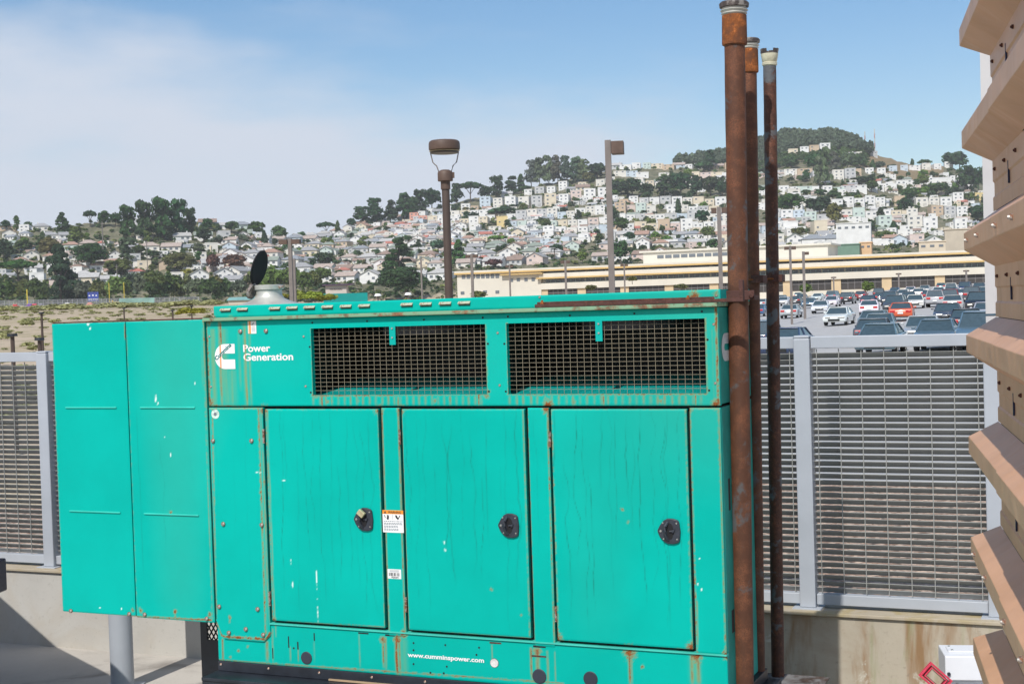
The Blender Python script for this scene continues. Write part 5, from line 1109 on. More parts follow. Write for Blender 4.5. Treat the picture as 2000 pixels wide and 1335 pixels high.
for a in [(10,450,22,20,'round','dark green','on the left skyline at the picture edge'),(33,446,28,24,'cypress','deep green','on the left skyline'),(55,444,16,18,'round','deep green','on the left skyline'),(122,456,40,36,'cypress','dark green','on the left skyline beside the salmon roofs'),
 (176,444,34,30,'umbrella','dark green','on the left skyline near the white villa'),(204,444,32,30,'round','dark green','behind the white villa on the left skyline'),(226,444,28,26,'round','dark green','behind the white villa on the left skyline'),
 (95,506,42,52,'round','olive green','on the left slope above the tall dark cypress'),(8,512,44,40,'round','dark green','at the far left edge of the slope'),(35,552,46,70,'umbrella','deep green','low on the far left slope'),(48,494,26,38,'round','deep green','between houses on the far left slope'),
 (248,512,44,40,'pine','grey green','in the middle of the left slope'),(232,538,32,58,'round','olive green','below the grey roofed houses on the left slope'),(366,543,18,26,'round','yellow green','in front of the large dome shaped tree'),(330,468,26,30,'round','deep green','under the skyline grove'),(150,478,34,40,'pine','olive green','beside the power pole on the left slope'),
 (388,500,26,28,'round','grey green','right of the orange roofed houses'),(270,500,22,30,'round','deep green','below the villa on the left slope'),(300,505,16,40,'round','deep green','in front of the pink roofed villa'),(398,474,30,34,'round','dark green','left of the gabled skyline houses'),(406,452,26,22,'round','dark green','beside the gabled skyline houses'),(452,454,22,30,'round','deep green','in front of the gabled skyline houses'),
 (423,446,10,14,'round','deep green','by the left skyline gables'),(502,462,30,36,'round','deep green','right of the gabled skyline houses'),(547,467,32,34,'round','deep green','alone on the skyline above the near twin light poles'),(591,466,17,20,'round','deep green','on the dip of the skyline'),(637,446,28,38,'umbrella','dark green','alone on the skyline right of the dip'),(660,463,32,15,'column','deep green','right of the skyline dip'),
 (518,486,36,18,'column','dark green','above the black exhaust flap'),(425,482,22,34,'bush','grey green','on the slope left of the exhaust flap'),(466,476,20,44,'bush','grey green','on the slope above the exhaust flap'),(540,502,20,36,'round','bright green','left of the twin light poles'),(583,499,16,24,'round','bright green','right of the twin light poles'),
 (417,533,36,28,'round','reddish brown','left of the exhaust flap'),(459,532,36,50,'round','reddish brown','behind the exhaust flap'),(595,528,16,46,'bush','bright green','right of the twin light poles'),(631,520,28,34,'round','dark green','among the suburban roofs'),(640,482,18,30,'round','bright green','among the suburban roofs'),(627,556,34,42,'round','olive green','left of the dugout'),
 (710,436,36,46,'pine','dark green','at the left end of the ridge grove'),(686,442,22,20,'round','dark green','at the left end of the ridge grove'),(736,440,50,44,'pine','dark green','on the ridge left of the round lamp'),(762,438,44,36,'pine','dark green','on the ridge left of the round lamp'),(788,432,52,44,'pine','dark green','on the ridge left of the round lamp'),(806,424,40,32,'round','dark green','on the ridge left of the round lamp'),(822,420,46,34,'pine','dark green','on the ridge left of the round lamp'),(844,414,46,40,'round','dark green','on the ridge left of the round lamp'),
 (893,400,40,30,'pine','dark green','on the ridge right of the round lamp'),(919,394,40,48,'umbrella','dark green','on the ridge right of the round lamp'),(946,392,30,30,'round','dark green','on the ridge right of the round lamp'),(971,388,42,32,'pine','dark green','on the ridge right of the round lamp'),(999,380,34,30,'pine','dark green','on the ridge right of the round lamp'),
 (1018,378,36,26,'cypress','dark green','at the left of the eucalyptus grove'),(1167,350,32,40,'round','dark green','between the grove and the tall light pole'),(1150,358,22,26,'round','olive green','between the grove and the tall light pole'),
 (985,428,24,64,'round','dark green','below the three storey houses'),(925,438,24,24,'round','dark green','below the three storey houses'),(856,494,26,32,'round','blue green','left of the round lamp pole'),(897,520,50,38,'cypress','deep green','right of the round lamp pole'),(973,481,22,46,'umbrella','bright green','in the middle of the suburb'),(1000,481,16,20,'round','bright green','in the middle of the suburb'),
 (1050,508,24,12,'column','bright green','near the palm'),(1062,452,16,8,'column','deep green','on the middle slope'),(1074,456,13,9,'column','deep green','on the middle slope'),(1170,478,22,20,'round','deep green','left of the tall light pole'),(963,523,18,38,'bush','reddish brown','behind the left end of the school'),(1138,514,24,20,'round','bright green','behind the school roof'),
 (1213,514,44,38,'round','deep green','right of the tall light pole'),(1214,456,32,34,'round','deep green','right of the tall light pole'),(1265,462,22,30,'round','olive green','above the school penthouse'),(1279,470,18,20,'round','bright green','above the school penthouse'),(1302,478,18,28,'round','bright green','above the school penthouse'),(1383,470,28,30,'round','olive green','left of the nearer light pole by the pipes'),(1396,492,26,34,'round','deep green','left of the nearer light pole by the pipes'),
 (1325,422,34,15,'column','dark green','on the pastel terrace'),(1372,440,30,30,'round','dark green','left of the thick rusty pipe'),(1205,386,34,44,'round','dark green','in the dark central tree belt'),(1235,384,36,44,'round','dark green','in the dark central tree belt'),(1262,386,28,34,'round','dark green','in the dark central tree belt'),(1298,386,40,44,'pine','dark green','in the dark central tree belt'),(1330,384,48,46,'round','dark green','in the dark central tree belt'),(1360,384,40,36,'pine','dark green','in the dark central tree belt'),(1388,382,38,42,'round','dark green','in the dark central tree belt'),(1412,384,30,30,'round','dark green','in the dark central tree belt'),
 (1388,332,36,36,'pine','dark green','below the forest edge left of the thick pipe'),(1374,336,20,40,'round','deep green','below the forest edge left of the thick pipe'),
 (1546,330,24,34,'round','deep green','under the topmost homes'),(1590,334,34,38,'round','deep green','under the topmost homes'),(1612,362,70,30,'pine','grey green','in the tall eucalyptus clump'),(1600,364,56,24,'pine','grey green','in the tall eucalyptus clump'),(1630,340,42,28,'pine','grey green','in the tall eucalyptus clump'),(1656,332,34,30,'round','grey green','below the radio masts'),(1680,328,26,26,'round','deep green','below the radio masts'),(1718,333,18,24,'round','grey green','below the bare ridge'),(1704,332,20,14,'column','deep green','below the bare ridge'),(1742,331,10,20,'round','grey green','below the bare ridge'),(1782,323,13,10,'column','deep green','on the bare ridge'),(1806,323,12,26,'bush','deep green','on the bare ridge'),
 (1854,322,28,36,'round','dark green','on the right skyline'),(1874,336,40,42,'round','dark green','on the right skyline'),(1888,378,52,48,'pine','dark green','on the right skyline slope'),(1912,378,50,40,'round','dark green','on the right skyline slope'),(1924,352,30,20,'round','dark green','on the right skyline slope'),(1866,392,26,40,'round','dark green','on the right skyline slope'),
 (1546,420,42,52,'round','deep green','on the slope right of the pipes'),(1520,416,28,30,'round','deep green','on the slope right of the pipes'),(1601,422,38,56,'round','dark green','on the slope right of the pipes'),(1631,446,50,34,'round','olive green','above the big white building'),(1767,418,32,34,'round','dark green','in the middle of the right hill'),(1776,394,28,38,'round','deep green','in the middle of the right hill'),(1803,383,18,32,'round','bright green','in the middle of the right hill'),(1829,381,24,54,'round','deep green','in the middle of the right hill'),
 (1720,438,32,26,'cypress','dark green','left of the wide white terrace'),(1746,454,22,20,'column','dark green','right of the big white building'),(1810,446,24,30,'round','deep green','right of the pale blue house'),(1911,436,36,42,'round','dark green','beside the louvred wall'),(1684,362,18,54,'round','deep green','between the upper right terraces'),(1702,376,24,28,'round','deep green','between the upper right terraces'),(1575,383,13,22,'round','deep green','beside the second terrace'),(1603,387,18,26,'round','deep green','beside the second terrace'),(1628,390,18,24,'round','deep green','beside the second terrace'),(1803,476,16,62,'bush','olive green','above the school roof'),(1730,466,16,40,'bush','olive green','above the school roof'),(1560,462,18,30,'round','olive green','above the school roof'),(1590,478,16,26,'round','deep green','above the school roof')]: T(*a)
for x,h in ((1038,48),(1054,52),(1072,54),(1090,52),(1108,50),(1124,46),(1140,42)): T(x,364-(x-1038)*.09,h,33,'pine','grey green','in the eucalyptus grove on the skyline')
# big near trees, close to the field
T(120,596,116,98,'cypress','dark green','standing tallest at the far left edge of the field',big=True)
T(178,530,56,80,'round','dark green','above the scoreboard on the left slope',big=True)
T(355,540,48,70,'round','olive green','domed, behind the hedge on the left slope',big=True)
T(780,545,80,76,'cypress','dark green','left of the round lamp, the upper and pointed one',big=True)
T(792,586,66,108,'round','dark green','left of the round lamp, low and broad in front of the pointed one',big=True)
for zn_,x0,x1,a,b_,n in (('on the left slope',5,420,[(0,466),(420,466)],[(0,548),(420,545)],14),('among the suburban roofs',425,900,[(425,480),(560,480),(900,462)],[(425,548),(900,518)],20),('on the middle hillside',900,1180,[(900,425),(1180,372)],[(900,500),(1180,500)],18),('on the hillside by the tall light pole',1180,1420,[(1180,345),(1420,335)],[(1180,500),(1420,490)],22),('on the right hill',1500,1920,[(1500,325),(1700,350),(1860,345),(1920,380)],[(1500,488),(1920,480)],26)):
    for i in range(n):
        x=random.uniform(x0,x1); y=random.uniform(np.interp(x,*zip(*a)),np.interp(x,*zip(*b_))); h=random.uniform(11,24)
        T(x,y,h,h*random.uniform(.8,1.35),random.choice(['round','round','pine','round','cypress']),random.choice(['dark green','deep green','deep green','olive green','bright green']),zn_)
# palm
b=cast(1083,506); e=empty('palm_tree',b,0,'single palm tree standing among the suburban roofs behind the school','palm tree'); k=b.y/F
MB().tube([(0,0,-1),(0.1,0,20*k)],[2.2*k/2,1.6*k/2],7).build('trunk',MAT['bark'],e)
pm_=MB()
for i in range(26):
    a=i*2.4; L_=9*k*random.uniform(.8,1.1); dz=random.uniform(-.5,.9); p0=Vector((0,0,20*k)); d=Vector((math.cos(a),math.sin(a),dz*.6)); p1=p0+d*L_*.6; p2=p0+Vector((math.cos(a),math.sin(a),dz*.6-.45))*L_; sd=Vector((-math.sin(a),math.cos(a),0))*1.1*k
    pm_.add([p0-sd*.3,p1-sd,p2,p1+sd,p0+sd*.3],[(0,1,3,4),(1,2,3)])
pme=pm_.mesh('frond_crown',MAT['leaf']); link('frond_crown',pme,e,(.05,.07,.03))
# hedge belt at the foot of the slope
r3=random.Random(5)
for i,(x,y,h,w) in enumerate([(10,590,36,50),(45,588,34,50),(72,592,40,44),(168,592,36,42),(196,590,34,40),(228,590,42,52),(258,590,48,48),(285,588,44,48),(312,590,40,50),(338,588,44,48),(362,590,42,46),(388,588,38,44),(412,590,40,46),(438,586,34,40),(300,560,26,40),(330,562,22,36),(268,566,26,36),(500,574,40,46),(528,574,44,50),(556,572,40,44),(584,572,38,44),(608,572,36,40),(470,582,30,34),(420,566,24,34),(545,588,16,40),(588,592,26,30),(612,590,22,44),(640,590,16,50)]):
    if i<24: h*=1.22; w*=1.12
    T(x,y,h,w,'bush',r3.choice(['deep green','olive green','olive green','grey green','deep green']) if i<24 else 'yellow green','in the dense hedge belt between field and houses' if i<24 else 'just behind the generator roof',Y=r3.uniform(640,690) if i<24 else 240,name='bush')
for x,y,h,w in ((1235,553,13,22),(1445,553,0,0),(1573,577,24,28),(1695,575,26,26),(1822,569,34,24),(936,586,18,34),(1155,570,14,24),(1332,568,14,32)):
    if h: T(x,y,h,w,'round','olive green' if h<30 else 'bright green','planted along the school wall',Y=372 if x>1100 else 405)
T(372,618,18,64,'bush','yellow green','on the dirt slope left of the generator roof',Y=60)
for lab,L in tl_used.items():
    L.sort(key=lambda t:t[0])
    if len(L)>1:
        for i,(x,r) in enumerate(L):
            l2=f"{ordn(i)} {lab} counting from left"
            if len(l2.split())>16: l2=f"{ordn(i)} from left, {lab}"
            if len(l2.split())>16: l2=' '.join(w for w in l2.split() if w!='the')
            r['label']=l2
    else: L[0][1]['label']=lab if len(lab.split())<17 else ' '.join(w for w in lab.split() if w!='the')
# scattered shrubs, forest mass on the peak, field scrub: stuff
def mass(name,label,cat,pts,nq,qsz,cols,kind='bush'):
    base=[crown(kind,nq,qsz,50+i) for i in range(3)]; VV=[];var=[];
    for (b,w,h) in pts:
        V,vr=base[random.randrange(3)]; a=random.uniform(0,6.28); c,s_=math.cos(a),math.sin(a)
        VV.append(np.stack([(V[:,0]*c-V[:,1]*s_)*w+b[0],(V[:,0]*s_+V[:,1]*c)*w+b[1],V[:,2]*h+b[2]],-1)); var.append(vr*.6+random.random()*.5)
    V=np.vstack(VV); o=link(name,np_mesh(name,V,np.arange(len(V)).reshape(-1,4),MAT['leaf'],{'var':np.concatenate(var)}),None,cols); tag(o,label,cat,kind='stuff'); return o
P=[]
for i in range(1050):
    x=random.uniform(1322,1700); ax_=x; lo=np.interp(x,[1322,1430,1500,1560,1640,1700],[324,322,318,297,293,304]); hi=np.interp(x,[1322,1420,1480,1540,1620,1665,1700],[323,307,283,267,265,277,300])
    if lo<hi: continue
    y=random.uniform(hi,lo); b=cast(x,y); k=b.y/F; P.append((b,k*random.uniform(5,9),k*random.uniform(11,21)*(1 if random.random()<.93 else 1.35)))
mass('peak_forest','grey green eucalyptus forest covering the hill peak','forest',P,150,.26,(.105,.142,.088),'round')
P=[]
for i in range(260):
    x=random.uniform(1440,1700); lo=np.interp(x,[1440,1560,1700],[345,325,325]); y=random.uniform(298,lo); b=cast(x,y); k=b.y/F; P.append((b,k*random.uniform(4,8),k*random.uniform(6,14)))
mass('upper_scrub','green scrub and small trees between the topmost homes','scrub',P,120,.26,(.10,.16,.055),'round')
for nm,lb,cl,cnt_ in (('hillside_shrubs','mixed green garden shrubs filling the gaps between hillside houses',(.105,.155,.048),2600),('dark_hillside_trees','small dark garden trees scattered between hillside houses',(.058,.105,.042),1500),('pale_hillside_shrubs','pale olive and yellowish shrubs between hillside houses',(.22,.25,.085),1100)):
    P=[]
    for i in range(cnt_):
        x=random.uniform(-40,1960); t=random.random()**.85
        yb_=np.interp(x,[b_[0] for b_ in BASE],[b_[1] for b_ in BASE]); ys_=np.interp(x,[b_[0] for b_ in SKY],[b_[1] for b_ in SKY])
        y=ys_+(yb_-ys_)*t
        if y<ys_+3 or (1640<x<1850 and y<ys_+22): continue
        b=cast(x,y); k=b.y/F; q=1.25 if 'dark' in nm else 1; P.append((b,k*random.uniform(2.5,8)*q,k*random.uniform(3,11)*q))
    mass(nm,lb,'shrubs',P,60,.30,cl,'round' if 'dark' in nm else 'bush')
P=[]
for i in range(650):
    Y=random.choice([random.uniform(190,270),random.uniform(190,270),random.uniform(22,150)]); x=random.uniform(-40,430); ax_,_=axe(x,600); X=(ax_-1000)/F*Y; 
    w=random.uniform(.5,1.3) if Y>150 else random.uniform(.12,.5); P.append(((X,Y,gz(X,Y)-.05),w,w*random.uniform(.5,.9)))
mass('field_scrub','low green scrub dotted over the dry dirt slope','scrub',P,90,.22,(.36,.36,.17))
# ------------------------------------------------------------------ parked cars
def car_meshes(kind):
    S={'sedan':(2.32,.90,.80,1.42,-.55,.95,-1.25,1.75),'suv':(2.30,.93,.95,1.72,-.75,2.0,-1.25,2.22),'hatch':(2.1,.87,.88,1.50,-.45,1.45,-1.2,2.10)}[kind]
    L_,hw,belt,top,y1,y2,y0,y3=S; P=[]
    b=MB()
    if kind=='hatch': prof=[(-1.98,.28),(-2.06,.50),(-2.0,.68),(-1.75,.80),(y0,.96),(2.0,1.02),(2.12,.75),(2.13,.42),(2.05,.30)]
    elif kind=='sedan': prof=[(-2.25,.28),(-2.34,.50),(-2.28,.68),(-2.0,.76),(y0,.92),(1.70,.98),(2.20,.96),(2.33,.72),(2.34,.45),(2.25,.28)]
    else: prof=[(-2.20,.34),(-2.30,.55),(-2.26,.82),(-2.0,.95),(y0,1.06),(2.22,1.08),(2.30,.75),(2.32,.45),(2.24,.34)]
    b.prism([(p[0],p[1]) for p in prof],-hw,hw,axis='x'); P.append(('body',b.mesh('body',MAT['carpaint'],bevel=.09,seg=3,smooth=True),'paint'))
    zb_={'sedan':.95,'suv':1.07,'hatch':1.0}[kind]; b=MB(); w0,w1=hw-.07,hw-.26
    b.add([(-w0,y0,zb_-.05),(w0,y0,zb_-.05),(w0,y3,zb_-.03),(-w0,y3,zb_-.03),(-w1,y1,top-.04),(w1,y1,top-.04),(w1,y2,top-.04),(-w1,y2,top-.04)],[(0,1,5,4),(1,2,6,5),(2,3,7,6),(3,0,4,7),(4,5,6,7)])
    P.append(('windows',b.mesh('windows',simple('car_glass',(0.05,0.08,0.095),.06,spec=1.0) if 'car_glass' not in bpy.data.materials else bpy.data.materials['car_glass']),None))
    b=MB(); b.box(-w1-.02,w1+.02,y1-.06,y2+.06,top-.05,top+.01); P.append(('roof',b.mesh('roof',MAT['carpaint'],bevel=.04,seg=2,smooth=True),'paint'))
    for sx in (-1,1):
        for (ya,za,yb__,zb2) in ((y0,zb_,y1,top),(y3,zb_,y2,top),((y1+y2)/2-.05,zb_,(y1+y2)/2-.05,top)):
            b=MB(); b.tube([(sx*(w0+.01),ya,za-.03),(sx*(w1+.02),yb__,zb2-.03)],.035,5); P.append(('pillar',b.mesh('pillar',MAT['carpaint']),'paint'))
    for sx in (-1,1):
        for y in (-1.42,1.40):
            w=MB(); w.lathe([(.33,sx*(hw-.22)),(.34,sx*(hw-.20)),(.34,sx*(hw-.01)),(.31,sx*(hw+.01))],(0,y,.33),18,'x'); P.append(('wheel',w.mesh('wheel',simple('tyre',(.015,.015,.016),.8) if 'tyre' not in bpy.data.materials else bpy.data.materials['tyre']),None,
                ('rim',MB().lathe([(.21,sx*(hw+.005)),(.20,sx*(hw+.025))],(0,y,.33),12,'x').mesh('rim',MAT['steel']))))
        P.append(('headlight',MB().box(sx*(hw-.42)-.20,sx*(hw-.42)+.20+(.16 if sx>0 else 0),(-2.36 if kind!='hatch' else -2.07),(-2.20 if kind!='hatch' else -1.9),.58,.70).mesh('headlight',MAT['steel'],bevel=.02),None))
        P.append(('taillight',MB().box(sx*(hw-.30)-.20,sx*(hw-.30)+.20,(2.22 if kind!='hatch' else 2.0),(2.37 if kind!='hatch' else 2.16),.66 if kind=='sedan' else .8,.86 if kind=='sedan' else 1.0).mesh('taillight',simple('tail_red',(.50,.02,.02),.3) if 'tail_red' not in bpy.data.materials else bpy.data.materials['tail_red'],bevel=.02),None))
        P.append(('mirror',MB().box(sx*(hw+.0)-.0,sx*(hw+.17),y0+.35,y0+.5,.98,1.1).mesh('mirror',MAT['carpaint'],bevel=.02),'paint'))
    P.append(('grille',MB().box(-.45,.45,(-2.375 if kind!='hatch' else -2.09),(-2.25 if kind!='hatch' else -1.95),.36,.52).mesh('grille',MAT['dark']),None)); P.append(('licence_plate',MB().box(-.2,.2,(2.30 if kind!='hatch' else 2.1),(2.40 if kind!='hatch' else 2.17),.56,.70).mesh('licence_plate',MAT['white']),None))
    P.append(('rear_bumper_shadow_gap',MB().box(-.6,.6,(2.25 if kind!='hatch' else 2.0),(2.35 if kind!='hatch' else 2.1),.28,.36).mesh('bumper_shadow_gap',MAT['dark']),None))  # dark strip put in for the shade under the rear bumper
    return P
CM={k:car_meshes(k) for k in('sedan','suv','hatch')}
HB={(1626,600),(1765,586),(1815,591),(1556,597),(1683,587),(1721,593),(1532,597),(1858,584),(1922,586),(1748,579),(1838,568),(1697,601)}
CC={'white':(.80,.80,.79),'silver':(.42,.44,.46),'dark grey':(.07,.08,.095),'black':(.015,.017,.022),'navy blue':(.02,.04,.10),'blue':(.05,.12,.25),'orange red':(.62,.10,.03),'dark red':(.20,.015,.02),'steel blue':(.10,.17,.22),'teal grey':(.16,.24,.26),'tan':(.45,.38,.28)}
cars=[(1546,621,'silver','sedan',0),(1604,612,'white','sedan',1),(1640,635,'white','sedan',1),(1762,626,'orange red','sedan',0),(1699,616,'white','sedan',0),(1697,601,'navy blue','sedan',0),(1750,613,'dark grey','suv',1),(1709,633,'teal grey','sedan',0),(1721,648,'teal grey','sedan',0),(1708,666,'dark grey','sedan',0),(1722,682,'steel blue','sedan',1),(1803,664,'silver','sedan',1),(1832,684,'steel blue','sedan',1),(1852,640,'dark grey','sedan',1),(1888,650,'black','sedan',0),(1913,610,'black','suv',1),(1862,608,'silver','sedan',0),(1788,602,'white','sedan',1),(1739,597,'dark grey','suv',1),(1657,594,'black','suv',0),(1626,600,'white','sedan',1),(1598,588,'white','sedan',1),(1581,602,'steel blue','sedan',1),(1556,597,'black','sedan',0),(1628,587,'steel blue','suv',0),(1566,588,'dark grey','sedan',1),(1683,587,'dark red','sedan',0),(1717,583,'black','suv',0),(1721,593,'dark grey','sedan',0),(1748,579,'blue','sedan',1),(1765,586,'white','sedan',1),(1775,591,'dark grey','sedan',1),(1796,582,'white','sedan',0),(1779,576,'white','sedan',1),(1815,591,'navy blue','sedan',0),(1807,573,'silver','sedan',1),(1834,580,'white','sedan',1),(1829,600,'silver','suv',0),(1856,597,'dark red','suv',0),(1858,575,'white','suv',0),(1858,584,'steel blue','sedan',1),(1878,587,'silver','sedan',0),(1885,572,'navy blue','suv',1),(1899,590,'dark grey','suv',0),(1913,570,'dark grey','sedan',1),(1922,586,'silver','suv',1),(1490,600,'silver','sedan',0),(1484,618,'blue','sedan',0),(1488,652,'steel blue','suv',0),(1538,671,'navy blue','sedan',1),(1532,597,'white','sedan',1),(1527,590,'teal grey','sedan',1),(1916,668,'steel blue','suv',1),(1928,622,'silver','sedan',0),(1560,583,'white','sedan',0),(1838,568,'teal grey','sedan',0)]
cinfo=[]
for px,py,col,kind,front in cars:
    if (px,py) in HB: kind='hatch'
    b=castnear(px,py,lambda X,Y: gz(X,Y)+.03)
    Yf={(1722,682):66,(1832,684):66,(1708,666):75,(1803,664):73,(1916,668):63,(1888,650):80,(1721,648):84,(1709,633):93,(1488,652):72,(1538,671):66,(1852,640):98,(1928,622):92}.get((px,py))
    if Yf: q=pt(px,py,Yf); b=Vector((q.x,q.y,gz(q.x,q.y)+.03))
    elif b.y<100: q=pt(px,py,100); b=Vector((q.x,q.y,gz(q.x,q.y)+.03))
    cinfo.append(dict(px=px,py=py,col=col,kind=kind,front=front,b=b))
key=lambda c:(c['col'],c['kind'],c['front'])
for c in cinfo:
    same=sorted([d for d in cinfo if key(d)==key(c)],key=lambda d:d['b'].y); i=same.index(c)
    facing='facing the camera' if c['front'] else 'seen from behind'; kd={'sedan':'saloon car','suv':'tall estate car','hatch':'small hatchback'}[c['kind']]
    band='near the fence' if c['b'].y<110 else ('mid lot' if c['b'].y<165 else 'in the far rows')
    lab=('' if len(same)==1 else f"{ordn(i)} nearest ")+f"{c['col']} {kd} {facing}, {band}"
    rz=R(-20)+R(random.uniform(-4,4))+(0 if c['front'] else math.pi)
    r=empty('parked_car',c['b'],rz,lab,'car','cars parked in the lot'); pc=tuple(x*random.uniform(.92,1.05) for x in CC[c['col']])
    for p in CM[c['kind']]:
        o=link(p[0].replace('rear_bumper_shadow_gap','bumper_shadow_gap'),p[1],r,pc if p[2] else None)
        if len(p)>3: link(p[3][0],p[3][1],o)
# ------------------------------------------------------------------ lamps and poles
px_,Y_=877,21.5; b0=pt(px_+2,640,Y_); zt=pt(868,285,Y_).z; e=empty('round_lamp',(b0.x,b0.y,gz(b0.x,b0.y)),0,'brown post lamp with a shallow round head on curved arms behind the generator','lamp post'); k=Y_/F; h0=-e.location.z
zj=pt(869,370,Y_).z+h0; zc=pt(869,354,Y_).z+h0; ztop=pt(868,273,Y_).z+h0; lean=0
MB().lathe([(8.2*k,0),(7.6*k,zj)],(0,0,0),24).build('post',MAT['pole_brown'],e,smooth=True)
MB().lathe([(9.4*k,zj+.002),(9.4*k,zc)],(0,0,0),24).build('neck',MAT['bronze'],e,smooth=True)
MB().lathe([(14.5*k,zc+.002),(14.8*k,zc+2*k),(14.8*k,zc+16*k),(13.5*k,zc+19*k),(8*k,zc+22*k)],(0,0,0),28).build('collar',MAT['bronze'],e,smooth=True)
MB().box(11*k,18*k,-4*k,4*k,zc+6*k,zc+17*k).build('junction_cap',MAT['bronze'],e,bevel=.004)
hb=ztop-22*k
for sx in (-1,1):
    MB().tube([(sx*12*k,0,zc+18*k),(sx*16*k,0,zc+30*k),(sx*23*k,0,hb-22*k),(sx*27*k,0,hb-4*k),(sx*27*k,0,hb+2*k)],1.25*k,6).build('curved_arm',MAT['pole_grey'],e,smooth=True)
MB().lathe([(24*k,hb),(30*k,hb+2.5*k),(30.5*k,hb+5*k),(30.5*k,hb+14*k),(29.5*k,hb+18*k),(26*k,hb+20.5*k),(10*k,hb+22.5*k)],(0,0,0),36).build('lamp_head',MAT['bronze'],e,smooth=True)
MB().lathe([(28*k,hb-.004),(30.2*k,hb-.0005)],(0,0,0),36).build('pale_rim',MAT['cream_metal'],e)
MB().lathe([(26*k,hb-4.5*k),(27.5*k,hb-.006)],(0,0,0),36).build('lamp_lens',MAT['opening'],e)
def pole(px,ytop,Y,wpx,heads,label,two=False,dz=0):
    b=pt(px,ytop,Y); k=Y/F; z0=gz(b.x,b.y); e=empty('parking_light_pole',(b.x,b.y,z0),R(-8),label,'light pole','light poles around the parking lot'); h=b.z-z0; r=wpx*k/2
    MB().box(-r,r,-r,r,0,h).build('pole',MAT['pole_grey'],e)
    hs={40:.36,76:.30,88:.55}.get(Y,.40)
    for s_ in heads: MB().box(min(s_*(r+.02),s_*(r+hs)),max(s_*(r+.02),s_*(r+hs)),-.22,.22,h-(.40 if Y<50 else .34),h-.05).build('lamp_head',MAT['bronze'],e,bevel=.01)
pole(1187,274,40,11.5,(1,),'tallest grey square light pole with one brown box head, left of the pipes')
bpy.context.view_layer.update()
for a in [(1404,404,76,8,(1,-1),'grey light pole with twin brown heads just left of the thick pipe'),(566,466,88,7,(1,-1),'light pole with twin brown heads beside the black exhaust flap'),(1543,480,125,4.5,(1,-1),'first light pole right of the broken pipe'),(1569,491,140,5,(1,),'second light pole right of the broken pipe'),
 (921,496,125,5,(1,-1),'light pole in front of the left end of the school'),(995,517,185,3,(1,-1),'thin light pole in front of the school, right of the round lamp'),(1104,508,150,4,(1,-1),'thin light pole in front of the school, left of the tallest pole'),(1219,515,190,3,(1,-1),'thin light pole in front of the school, right of the tallest pole'),
 (1628,540,300,2.6,(1,-1),'far light pole before the school, above the white cars'),(1755,533,290,2.8,(1,-1),'far light pole before the school, above the orange red car'),(1887,527,280,3.0,(1,-1),'far light pole before the school, beside the louvred wall'),(822,505,150,3,(),'thin bare mast left of the round lamp pole')]:
    pole(*a)
pole(574,505,95,5,(),'bare thin pole standing right beside the twin headed pole')
def upole(px,ytop,ybot,w,label,Y):
    a,b=pt(px,ytop,Y),pt(px+1,ybot,Y); e=empty('utility_pole',(b.x,b.y,b.z-2),0,label,'utility pole'); MB().lathe([(w*Y/F/2,0),(w*Y/F/2.4,a.z-b.z+2)],(0,0,0),8).build('pole',MAT['pole_grey'],e); MB().box(-3*Y/F,3*Y/F,-.1,.1,a.z-b.z+.6,a.z-b.z+.9).build('crossarm',MAT['pole_grey'],e)
upole(200,432,480,2,'grey utility pole beside the white villa on the left slope',800); upole(228,516,552,2,'grey utility pole above the scoreboard',720); upole(287,470,520,1.6,'slim utility pole left of the pink roofed villa',760)
for px,yt,Y,i in ((24,654,20,'nearest the left edge'),(81,611,36,'tallest, just left of the generator duct'),(77,662,21,'short one just left of the generator duct'),(242,602,60,'above the seam of the duct doors'),(374,597,62,'in front of the yellow green bush'),(337,606,52,'left of the yellow green bush')):
    b=pt(px,yt,Y); z0=gz(b.x,b.y); e=empty('bollard_light',(b.x,b.y,z0),0,f'thin dark bollard light on the dirt slope, {i}','bollard light','bollard lights on the dirt slope'); h=b.z-z0
    MB().lathe([(.035,0),(.03,h-.02)],(0,0,0),8).build('pole',MAT['pole_brown'],e); MB().lathe([(.075,h-.018),(.07,h+.02)],(0,0,0),10).build('lamp_head',MAT['black'],e)
for px,yt in ((738,579),(797,577)):
    b=pt(px,yt-2,60); z0=gz(b.x,b.y); e=empty('bollard_light',(b.x,b.y,z0),0,f'small white capped path light peeking over the generator roof, {"left" if px<750 else "right"} one','path light','path lights over the roof'); h=b.z-z0
    MB().lathe([(.04,0),(.04,h-.02)],(0,0,0),8).build('pole',MAT['pole_grey'],e); MB().lathe([(.16,h-.018),(.10,h+.08)],(0,0,0),12).build('lamp_head',MAT['white'],e)
# ------------------------------------------------------------------ playing field things
YG_=MAT['yp']=simple('goal_yellow',(.62,.50,.05),.5)
YF=560.
def fieldbase(px): b=pt(px,600,YF); return Vector((b.x,b.y,gz(b.x,b.y)))
k=YF/F
a,b=pt(214,590,YF),pt(243,589.5,YF); e=empty('goal_post',((a.x+b.x)/2,a.y,gz(a.x,a.y)),0,'yellow football goal post with two uprights beside the scoreboard','goal post'); w=(b.x-a.x)/2; zc=a.z-e.location.z
MB().tube([(-w,0,zc),(w,0,zc)],.6*k,6).build('crossbar',YG_,e)
for s_ in (-1,1): MB().tube([(s_*w,0,zc),(s_*w,0,zc+38*k)],.65*k,6).build('upright',YG_,e)
MB().tube([(0,0,0),(0,0,zc)],1.*k,6).build('base_post',YG_,e)
a=pt(220,600,YF); e=empty('post_pad',(a.x,a.y,gz(a.x,a.y)),0,'short yellow padded post under the yellow goal','padded post'); MB().lathe([(1.7*k,0),(1.7*k,11*k)],(0,0,0),10).build('pad',simple('pad_yellow',(.70,.42,.03),.6),e)
